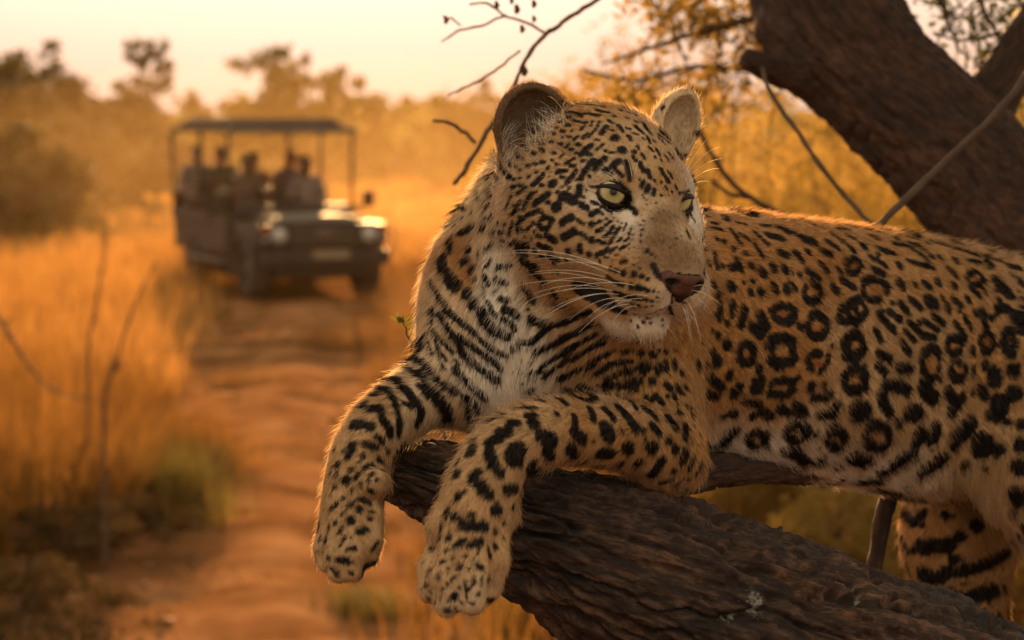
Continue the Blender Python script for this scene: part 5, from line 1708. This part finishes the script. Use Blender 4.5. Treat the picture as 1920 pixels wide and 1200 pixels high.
# whiskers and brow bristles --------------------------------------
M_WHISK = mat('whisker', (.75, .70, .62), rough=.35, trans=.3)
def grow_whiskers():
    rng = np.random.default_rng(4)
    S = []
    def add(px, py, ex, ey, dz, sag, r=.0003):
        h = hit(px, py)
        if h is None: return
        p0 = h[0]
        d1 = p0[2] + dz
        p3 = PC(ex, ey, d1)
        mid = (p0 + p3) / 2 + np.array([0, sag, -.012])
        ts = np.linspace(0, 1, 10)[:, None]
        S.append(((1 - ts) ** 2 * p0 + 2 * ts * (1 - ts) * mid + ts ** 2 * p3, r))
    for px, py, ex, ey, dz, sg in (
            (1140, 503, 955, 470, -.05, .012), (1150, 505, 990, 492, -.07, .01), (1135, 520, 1000, 512, -.06, .008), (1128, 528, 985, 520, -.08, .01), (1150, 530, 1010, 535, -.09, .012), (1165, 512, 1040, 495, -.06, .01),
            (1130, 540, 1000, 548, -.07, .01), (1150, 545, 985, 565, -.08, .012), (1160, 552, 1020, 578, -.08, .012), (1190, 535, 1060, 545, -.07, .01), (1170, 560, 1065, 595, -.07, .014), (1185, 565, 1095, 605, -.07, .014),
            (1205, 560, 1120, 600, -.06, .012), (1195, 575, 1148, 598, -.05, .01), (1215, 555, 1130, 585, -.06, .012), (1140, 512, 905, 478, -.02, .018), (1125, 535, 930, 545, -.05, .014), (1135, 550, 1010, 600, -.06, .012), (1180, 570, 1085, 622, -.06, .012),
            (1290, 555, 1340, 600, -.02, .01), (1292, 545, 1350, 570, 0, .008), (1288, 565, 1318, 640, -.02, .01), (1285, 572, 1300, 655, -.02, .008), (1295, 540, 1345, 540, 0, .008), (1280, 575, 1290, 640, -.03, .008), (1275, 578, 1306, 620, -.02, .008),
            (1285, 330, 1345, 275, .01, .01), (1287, 336, 1350, 300, .01, .008), (1290, 345, 1350, 318, .01, .008), (1284, 325, 1320, 262, .02, .006), (1292, 350, 1330, 335, .01, .004),
            (1150, 340, 1105, 335, -.03, .012), (1160, 342, 1120, 322, -.03, .01), (1185, 330, 1178, 292, -.03, .004), (1190, 328, 1195, 290, -.03, .004)):
        add(px, py, ex + rng.uniform(-6, 6), ey + rng.uniform(-6, 6), dz, sg)
    # chin bristles
    for k in range(30):
        x = rng.uniform(1140, 1265); y = rng.uniform(600, 632)
        add(x, y, x + (x - 1200) * .35 + rng.uniform(-8, 8), y + rng.uniform(14, 30), -.012, .002, .00011)
    # hair tufts in the near ear
    for k in range(95):
        t = rng.random()
        x, y = 992 + 66 * t + rng.uniform(-16, 10), 285 - 55 * t + rng.uniform(-22, 8)
        an = rng.uniform(1.2, 3.3); ln = rng.uniform(18, 52)
        add(x, y, x + math.cos(an) * ln, y - math.sin(an) * ln, -.008, rng.uniform(-.012, .010), .00012)
    for k in range(60):
        x, y = 948 + rng.uniform(-8, 12), 275 + rng.uniform(-30, 40)
        add(x, y, x + rng.uniform(6, 26), y - rng.uniform(10, 30), -.008, .002, .00012)
    pts = np.array([s[0] for s in S])
    rad = np.array([s[1] * np.linspace(1, .25, 10) for s in S])
    col = np.tile(np.array([[.85, .78, .66]]), (len(S), 1)) * rng.uniform(.7, 1.1, (len(S), 1))
    o = curves_ob('whiskers', cw(pts.reshape(-1, 3)).reshape(len(S), 10, 3), rad, col, M_FUR, leopard)
    o['kind'] = 'stuff'
grow_whiskers()
# ------------------------------------------------------------------ open safari vehicle and the people in it
M_PAINT = mat('olive_brown_paint', (.016, .0125, .0075), (.010, .008, .005), scale=5, rough=.6, spec=.3)
M_BONNET = mat('sky_sheen_bonnet', (.10, .10, .085), (.075, .075, .064), scale=3, rough=.72, spec=.18)  # pale sky reflection is put into the bonnet colour
M_BLACK = mat('black_trim', (.012, .011, .010), scale=12, rough=.6)
M_RUBBER = mat('tyre_rubber', (.02, .018, .016), (.035, .028, .022), scale=14, rough=.9)
M_STEEL = mat('dusty_steel', (.10, .09, .075), (.06, .05, .04), scale=10, rough=.6, metal=.5)
M_CANVAS = mat('brown_canvas', (.045, .036, .026), (.03, .025, .018), scale=4, rough=.95, spec=.05)
M_SEAT = mat('khaki_seat', (.05, .038, .024), (.035, .027, .017), scale=6, rough=.85)
M_LAMP = mat('headlamp_glass', (.30, .30, .28), (.22, .22, .20), scale=30, rough=.12, spec=.8)
M_AMBER = mat('amber_lens', (.45, .13, .02), scale=30, rough=.2, spec=.7)
M_PLATE = mat('pale_plate', (.16, .13, .085), scale=20, rough=.5)

def local(mb, name, m, parent, smooth=False):
    return mb.build(name, m, parent, smooth)

VD = 31.5
_front = P(612, 546, VD)
VEH_YAW = R(23)       # its nose points at the viewer and a little to the viewer's right
vehicle = empty('safari_vehicle', (_front[0] - math.sin(VEH_YAW) * 2.1, _front[1] + math.cos(VEH_YAW) * 2.1, 0.0), 0)
vehicle.rotation_euler = (0, 0, VEH_YAW)   # local -Y is the nose
vehicle.location.z = float(ground_z(vehicle.location.x, vehicle.location.y)[0]) + .0
tag(vehicle, 'open safari vehicle with canvas roof and rows of passengers on the track', 'vehicle')

def build_vehicle():
    W = 1.74
    # body tub with stepped wings, long nose
    mb = MB()
    mb.box((0, .75, .72), (W, 2.9, .42), bevel=.04)                     # tub
    mb.box((0, -1.35, .82), (1.08, 1.25, .36), bevel=.04)               # engine bay
    mb.box((0, .2, .42), (1.25, 4.1, .32)).box((-.45, .1, .36), (.5, 1.2, .30), bevel=.03).box((.45, .1, .36), (.5, 1.2, .30), bevel=.03).box((0, 1.22, .34), (1.3, .3, .2), bevel=.05).box((0, -1.42, .34), (1.3, .3, .2), bevel=.05)                               # chassis
    body = mb.build('body', M_PAINT, vehicle)
    for s in (-1, 1):
        m2 = MB().box((s * .70, -1.42, .83), (.34, 1.15, .30), bevel=.05).box((s * .70, -1.42, .975), (.36, 1.18, .03), bevel=.01)
        w = m2.build('front_wing', M_PAINT, vehicle)
        # wheel-arch lip
        a = [(s * .885, -1.42 + .46 * math.cos(t), .40 + .46 * math.sin(t)) for t in np.linspace(.15, math.pi - .15, 14)]
        MB().tube(a, .025, 6).build('arch_lip', M_BLACK, w, True)
        MB().box((s * .72, -2.005, .845), (.30, .03, .24), bevel=.01).build('lamp_panel', M_BLACK, w)
    bn = MB().box((0, -1.36, 1.045), (1.20, 1.28, .07), bevel=.03, taper=.94).box((0, -1.36, 1.085), (.72, 1.15, .025), bevel=.01).build('bonnet', M_BONNET, vehicle)
    MB().box((0, -1.9, 1.07), (.12, .05, .03), bevel=.008).build('bonnet_latch', M_BLACK, bn)
    # grille with bars and badge
    gr = MB().box((0, -1.99, .84), (1.04, .04, .30), bevel=.01).build('grille', M_BLACK, vehicle)
    for k in range(6):
        MB().box((0, -2.018, .73 + k * .044), (.86, .014, .014), bevel=.003).build('slat', M_STEEL, gr)
    v, f = [], []
    for k in range(20):
        t = 2 * math.pi * k / 20
        v += [(.14 * math.cos(t), -2.032, .86 + .055 * math.sin(t)), (.12 * math.cos(t), -2.045, .86 + .042 * math.sin(t))]
    f = [(2 * k, (2 * k + 2) % 40, (2 * k + 3) % 40, 2 * k + 1) for k in range(20)] + [tuple(range(1, 40, 2))]
    MB().add(v, f).build('badge', M_STEEL, gr)
    for s in (-1, 1):
        hl = empty('headlight'); hl.parent = vehicle; hl.location = (s * .62, -2.03, .845)
        ring = [(.115 * math.cos(t), -.01, .115 * math.sin(t)) for t in np.linspace(0, 2 * math.pi, 25)]
        MB().tube(ring, .014, 6).build('lamp_ring', M_STEEL, hl, True)
        V, F = [], []
        for i in range(5):
            for k in range(20):
                q = i / 4; t = 2 * math.pi * k / 20
                V.append((.108 * math.cos(q * 1.57) * math.cos(t), -.045 * math.sin(q * 1.57), .108 * math.cos(q * 1.57) * math.sin(t)))
        F = [(i * 20 + k, i * 20 + (k + 1) % 20, (i + 1) * 20 + (k + 1) % 20, (i + 1) * 20 + k) for i in range(4) for k in range(20)]
        MB().add(V, F).build('lamp_glass', M_LAMP, hl, True)
        MB().tube([(s * .80, -2.02, .90), (s * .80, -2.045, .90), (s * .80, -2.055, .90)], [.035, .033, .02], 14).build('indicator', M_AMBER, vehicle, True)
        MB().tube([(s * .80, -2.02, .79), (s * .80, -2.045, .79), (s * .80, -2.055, .79)], [.033, .03, .02], 14).build('side_lamp', M_LAMP, vehicle, True)
    MB().box((0, -1.98, .44), (1.30, .10, .30), bevel=.03).build('skid_plate', M_BLACK, vehicle)
    bp = MB().box((0, -2.14, .55), (1.72, .14, .20), bevel=.03).build('bumper', M_BLACK, vehicle)
    for s in (-1, 1):
        MB().box((s * .45, -2.225, .56), (.10, .03, .13), bevel=.01).build('overrider', M_BLACK, bp)
    MB().box((.03, -2.225, .60), (.50, .012, .11), bevel=.004).build('number_plate', M_PLATE, vehicle)
    # dash, steering wheel, folded windscreen frame
    MB().box((0, -.68, 1.10), (1.60, .16, .20), bevel=.03).build('dashboard', M_BLACK, vehicle)
    MB().tube([(-.80, -.80, 1.13), (.80, -.80, 1.13), (.80, -1.28, 1.13), (-.80, -1.28, 1.13), (-.80, -.80, 1.13)], .018, 6).build('folded_windscreen', M_BLACK, vehicle, True)
    sw = [( -.40 + .19 * math.cos(t), -.50 + .06 * math.sin(t), 1.22 + .18 * math.sin(t)) for t in np.linspace(0, 6.283, 21)]
    MB().tube(sw, .014, 6).tube([(-.40, -.50, 1.22), (-.40, -.64, 1.10)], .02, 6).build('steering_wheel', M_BLACK, vehicle, True)
    # sides: low doors, rail, steps
    for s in (-1, 1):
        d = MB().box((s * .885, -.22, .80), (.035, .80, .46), bevel=.015).build('door', M_PAINT, vehicle)
        MB().box((s * .91, .02, .95), (.02, .12, .03), bevel=.006).build('handle', M_BLACK, d)
        MB().box((s * .885, 1.25, 1.0), (.035, 1.9, .16), bevel=.015).build('side_panel', M_PAINT, vehicle)
        MB().tube([(s * .88, .3, 1.22), (s * .88, 1.2, 1.28), (s * .88, 2.15, 1.36)], .02, 6).build('grab_rail', M_STEEL, vehicle, True)
        MB().box((s * .93, .35, .44), (.20, 1.9, .04), bevel=.01).build('side_step', M_STEEL, vehicle)
        # mirrors
        mr = MB().tube([(s * .82, -.78, 1.1), (s * 1.0, -.84, 1.22)], .012, 6).build('mirror_arm', M_BLACK, vehicle, True)
        MB().box((s * 1.03, -.85, 1.27), (.16, .05, .22), bevel=.02).build('mirror', M_BLACK, mr)
        MB().tube([(s * .87, -2.0, 1.0), (s * .88, -2.0, 1.16)], .008, 5).build('width_marker', M_STEEL, vehicle, True)
    # tracker seat perch on the nose
    MB().tube([(.75, -2.12, .60), (.92, -2.12, .62), (.93, -2.1, 1.0)], .018, 6).build('corner_bar', M_STEEL, vehicle, True)
    # wheels
    for x in (-.76, .76):
        for y in (-1.42, 1.22):
            wh = empty('wheel'); wh.parent = vehicle; wh.location = (x, y, .40)
            prof = [(.20, -.12), (.34, -.135), (.385, -.11), (.40, -.06), (.40, .06), (.385, .11), (.34, .135), (.20, .12)]
            V, F = [], []
            n = 36
            for k in range(n):
                t = 2 * math.pi * k / n
                for r_, w_ in prof:
                    rr = r_ + (.008 if (k % 2 and r_ > .37) else 0)
                    V.append((w_, rr * math.cos(t), rr * math.sin(t)))
            m_ = len(prof)
            F = [(k * m_ + i, k * m_ + (i + 1) % m_, ((k + 1) % n) * m_ + (i + 1) % m_, ((k + 1) % n) * m_ + i) for k in range(n) for i in range(m_)]
            MB().add(V, F).build('tyre', M_RUBBER, wh)
            sgn = 1 if x > 0 else -1
            MB().tube([(sgn * .02, 0, 0), (sgn * .06, 0, 0), (sgn * .065, 0, 0), (sgn * .11, 0, 0)], [.21, .20, .09, .07], 20).build('rim', M_STEEL, wh, True)
    # seats in rising rows
    for i, (y, z) in enumerate(((.0, .96), (.95, 1.02), (1.85, 1.08))):
        for s in (-.44, .44):
            st = MB().box((s, y, z), (.74, .46, .12), bevel=.04).build('seat', M_SEAT, vehicle)
            MB().box((s, y + .27, z + .24), (.74, .11, .40), Matrix.Rotation(R(-10), 3, 'X'), bevel=.04).build('backrest', M_SEAT, st)
            MB().box((s, y, z - .17), (.66, .36, .24)).build('seat_box', M_PAINT, st)
    # roof on posts
    rf = MB().box((0, .80, 2.27), (1.78, 3.0, .19), bevel=.03, taper=.78).box((0, .80, 2.205), (1.80, 3.04, .05), bevel=.015).build('roof', M_CANVAS, vehicle)
    MB().box((0, -.73, 2.20), (1.80, .06, .09), bevel=.02).build('roof_edge', M_STEEL, rf)
    for y0, y1, zb in ((-.66, -.62, 1.05), (.72, .72, .95), (2.15, 2.25, .95)):
        for s in (-1, 1):
            MB().tube([(s * .86, y0, zb), (s * .88, y1, 2.2)], .024, 8).build('roof_post', M_BLACK, vehicle, True)
    MB().box((0, 2.2, 1.1), (1.7, .05, .5), bevel=.02).build('tail_panel', M_PAINT, vehicle)
build_vehicle()

def veh_point(p):
    c, s = math.cos(VEH_YAW), math.sin(VEH_YAW)
    return np.array([vehicle.location.x + c * p[0] - s * p[1], vehicle.location.y + s * p[0] + c * p[1], vehicle.location.z + p[2]])

def coat_color(name, c):
    return mat(name, c, tuple(x * .75 for x in c), scale=14, rough=.85)
SKINS = [mat('skin_tone_warm', (.24, .125, .075), scale=20, rough=.55), mat('skin_tone_deep', (.10, .055, .035), scale=20, rough=.55)]

def solid_ob(s, name, m, parent, h):
    lo, hi = s.bounds(.04)
    V, F = surface(s, *[np.arange(lo[i], hi[i] + h, h) for i in range(3)], relax=2)
    return mesh_ob(name, V, F, m, parent)

def person(label, seat, turn, skin, shirt, trousers, hat=None, hair=(.02, .014, .01), lean=0.0, arm='lap', girth=1.0, height=1.0):
    """someone sitting on a vehicle seat; local origin on the seat, facing local -Y"""
    root = empty('person', veh_point(seat))
    root.rotation_euler = (0, 0, VEH_YAW + turn)
    tag(root, label, 'person', 'people riding in the safari vehicle')
    k = height
    L = lean
    hip, chest, neck, head_ = (0, .05, .10), (0, .06 - L * .4, .38 * k), (0, .03 - L * .7, .56 * k), (0, .0 - L * .9, .70 * k)
    b = Solid()
    b.ball((0, head_[1], head_[2]), (.076, .094, .118), .03)
    b.ball((0, head_[1] - .045, head_[2] - .055), (.052, .045, .055), .03)
    b.cone((0, head_[1] - .088, head_[2] + .0), (0, head_[1] - .104, head_[2] - .026), .011, .015, .012)
    for s in (-1, 1):
        b.ball((s * .078, head_[1] + .01, head_[2] - .01), (.012, .024, .032), .008)
        b.ball((s * .032, head_[1] - .094, head_[2] + .012), (.014, .012, .009), .006, True)
    b.cone((0, head_[1] - .10, head_[2] - .066), (0, head_[1] - .10, head_[2] - .067), .004, .004, .004, True)
    b.cone(neck, (0, head_[1] + .01, head_[2] - .06), .054, .052, .03)
    b.cone(hip, chest, .135 * girth, .135 * girth, .05, flat=((0, 1, 0), .74))
    b.cone((-.13, chest[1], chest[2] + .10 * k), (.13, chest[1], chest[2] + .10 * k), .062, .062, .05)
    hands = []
    for s in (-1, 1):
        sh = np.array((s * .185 * girth, chest[1], chest[2] + .10 * k))
        el = np.array((s * .25 * girth, chest[1] - .06, chest[2] - .16))
        wr = np.array((s * .10, -.30, .20)) if arm == 'lap' else (np.array((s * .16, -.40, .36)) if arm == 'wheel' else (np.array((s * .07, chest[1] - .26, head_[2] - .02)) if arm == 'raised' else np.array((s * .24, -.25, .22))))
        b.chain([sh, el, wr], [.050, .040, .028], .03, smooth=False)
        d = wr - el; d /= np.linalg.norm(d)
        pm = wr + d * .05
        b.cone(wr, pm, .026, .032, .02)
        side = np.cross(d, (0, 0, 1)); side /= np.linalg.norm(side) + 1e-6
        for j in range(4):
            o_ = side * (j - 1.5) * .018
            kn = pm + o_ + d * .045
            b.chain([pm + o_, kn, kn + d * .012 + np.array((0, 0, -.03))], [.0095, .009, .008], .008, smooth=False)
        b.chain([wr + d * .02 - side * s * .02, wr + d * .05 - side * s * .05, wr + d * .075 - side * s * .045], [.011, .010, .008], .008, smooth=False)
        # legs
        kn = np.array((s * .12, -.44, .10))
        ft = np.array((s * .13, -.50, -.32))
        b.chain([np.array((s * .09, .02, .08)), kn, ft], [.085, .060, .042], .03, smooth=False)
        b.cone(ft, ft + (0, -.14, -.03), .042, .034, .03)
    solid_ob(b, 'body', skin, root, .016)
    c = Solid()
    c.cone((0, .05, .06), chest, .152 * girth, .150 * girth, .05, flat=((0, 1, 0), .76))
    c.cone((-.13, chest[1], chest[2] + .10 * k), (.13, chest[1], chest[2] + .10 * k), .074, .074, .05)
    for s in (-1, 1):
        sh = np.array((s * .185 * girth, chest[1], chest[2] + .10 * k)); el = np.array((s * .25 * girth, chest[1] - .06, chest[2] - .16))
        c.cone(sh, sh + (el - sh) * .9, .064, .056, .03)
    solid_ob(c, 'shirt', shirt, root, .018)
    t = Solid()
    t.ball((0, .04, .07), (.17 * girth, .15, .11), .04)
    for s in (-1, 1):
        t.chain([np.array((s * .09, .02, .08)), np.array((s * .12, -.44, .10)), np.array((s * .13, -.50, -.24))], [.098, .074, .06], .03, smooth=False)
    solid_ob(t, 'trousers', trousers, root, .018)
    hc = np.array((0, head_[1] + .012, head_[2] + .03))
    if hat is None:
        hs = Solid(); hs.ball(hc, (.086, .100, .102), .02).ball(hc + (0, -.085, -.045), (.085, .06, .075), .02, True)
        solid_ob(hs, 'hair', coat_color('hair', hair), root, .014)
    else:
        mb = MB()
        mb.tube([hc + (0, -.01, .0), hc + (0, -.01, .012), hc + (0, -.005, .02), hc + (0, 0, .075), hc + (0, 0, .095)], [.155, .157, .093, .085, .045], 20)
        mb.build('hat', hat, root, True)

KH, WT, GN, BL, RD = coat_color('khaki_cotton', (.09, .065, .04)), coat_color('pale_cotton', (.15, .125, .10)), coat_color('olive_cotton', (.11, .11, .06)), coat_color('blue_cotton', (.06, .075, .11)), coat_color('rust_cotton', (.14, .055, .032))
M_HAT = mat('felt_hat', (.13, .095, .06), scale=20, rough=.9)
# local seats: viewer's right is +x for someone facing the nose (-y)
person('person in pale shirt sitting highest at the back beside the roof post', (-.62, 1.80, 1.15), .1, SKINS[0], WT, KH, height=1.0)
person('person in olive shirt beside them in the rear row', (-.26, 1.85, 1.15), -.1, SKINS[0], GN, KH, hair=(.05, .03, .015), height=.98)
person('driver in khaki shirt and brimmed hat at the steering wheel', (-.42, .0, 1.03), .05, SKINS[1], KH, GN, hat=M_HAT, arm='wheel', height=1.02)
person('person in rust red shirt in the middle row', (-.05, .93, 1.09), 0, SKINS[0], RD, KH, height=.98)
person('person in blue shirt holding their hands up in the middle row', (.50, .92, 1.09), -.15, SKINS[0], BL, KH, arm='raised', hair=(.10, .06, .03), height=1.0)
person('guide in pale shirt in the front seat beside the driver', (.42, .0, 1.03), -.1, SKINS[1], WT, GN, hat=None, arm='lap')
# ------------------------------------------------------------------ dusty air
HAZE_DENSITY, HAZE_G = .00014, .45
def build_haze():
    mb = MB()
    x, y0, y1, z0, z1 = 260, -12, 230, -1.2, 8.2
    V = [(-x, y0, z0), (x, y0, z0), (x, y1, z0), (-x, y1, z0), (-x, y0, z1), (x, y0, z1), (x, y1, z1), (-x, y1, z1)]
    F = [(0, 3, 2, 1), (4, 5, 6, 7), (0, 1, 5, 4), (1, 2, 6, 5), (2, 3, 7, 6), (3, 0, 4, 7)]
    m = bpy.data.materials.new('dusty_air')
    n, l = nodes_of(m)
    n.remove(n['Principled BSDF'])
    v = n.new('ShaderNodeVolumePrincipled')
    v.inputs['Color'].default_value = (.95, .60, .24, 1)
    v.inputs['Density'].default_value = HAZE_DENSITY
    v.inputs['Anisotropy'].default_value = HAZE_G
    l.new(v.outputs[0], n['Material Output'].inputs['Volume'])
    o = mb.add(V, F).build('haze', m)
    o['kind'] = 'stuff'
build_haze()

# dust thrown up behind and beside the vehicle, still hanging in the low sun
def dust_cloud(label, c, r, density):
    bm = bmesh.new()
    bmesh.ops.create_icosphere(bm, subdivisions=3, radius=1.0)
    V = np.array([v.co[:] for v in bm.verts]); F = [[v.index for v in f.verts] for f in bm.faces]
    bm.free()
    V = V * np.array(r) * (1 + .10 * fbm(V * 1.7 + np.array(c), 2, 5))[:, None] + np.array(c)
    V[:, 2] = np.maximum(V[:, 2], -.4)
    m = bpy.data.materials.new('hanging_dust')
    n, l = nodes_of(m)
    n.remove(n['Principled BSDF'])
    v = n.new('ShaderNodeVolumePrincipled')
    v.inputs['Color'].default_value = (.95, .62, .27, 1)
    v.inputs['Density'].default_value = density
    v.inputs['Anisotropy'].default_value = .45
    l.new(v.outputs[0], n['Material Output'].inputs['Volume'])
    o = mesh_ob('dust', V, F, m)
    tag(o, label, 'dust', kind='stuff')
dust_cloud('golden dust hanging over the track behind the vehicle', (-3.2, 47, 1.0), (10, 11, 2.6), .0026)
dust_cloud('thinner golden dust drifting to the right of the vehicle', (1.5, 44, .9), (6, 7, 2.2), .0026)
dust_cloud('low golden dust over the grass left of the vehicle', (-9.5, 42, .6), (7, 7, 1.6), .0010)
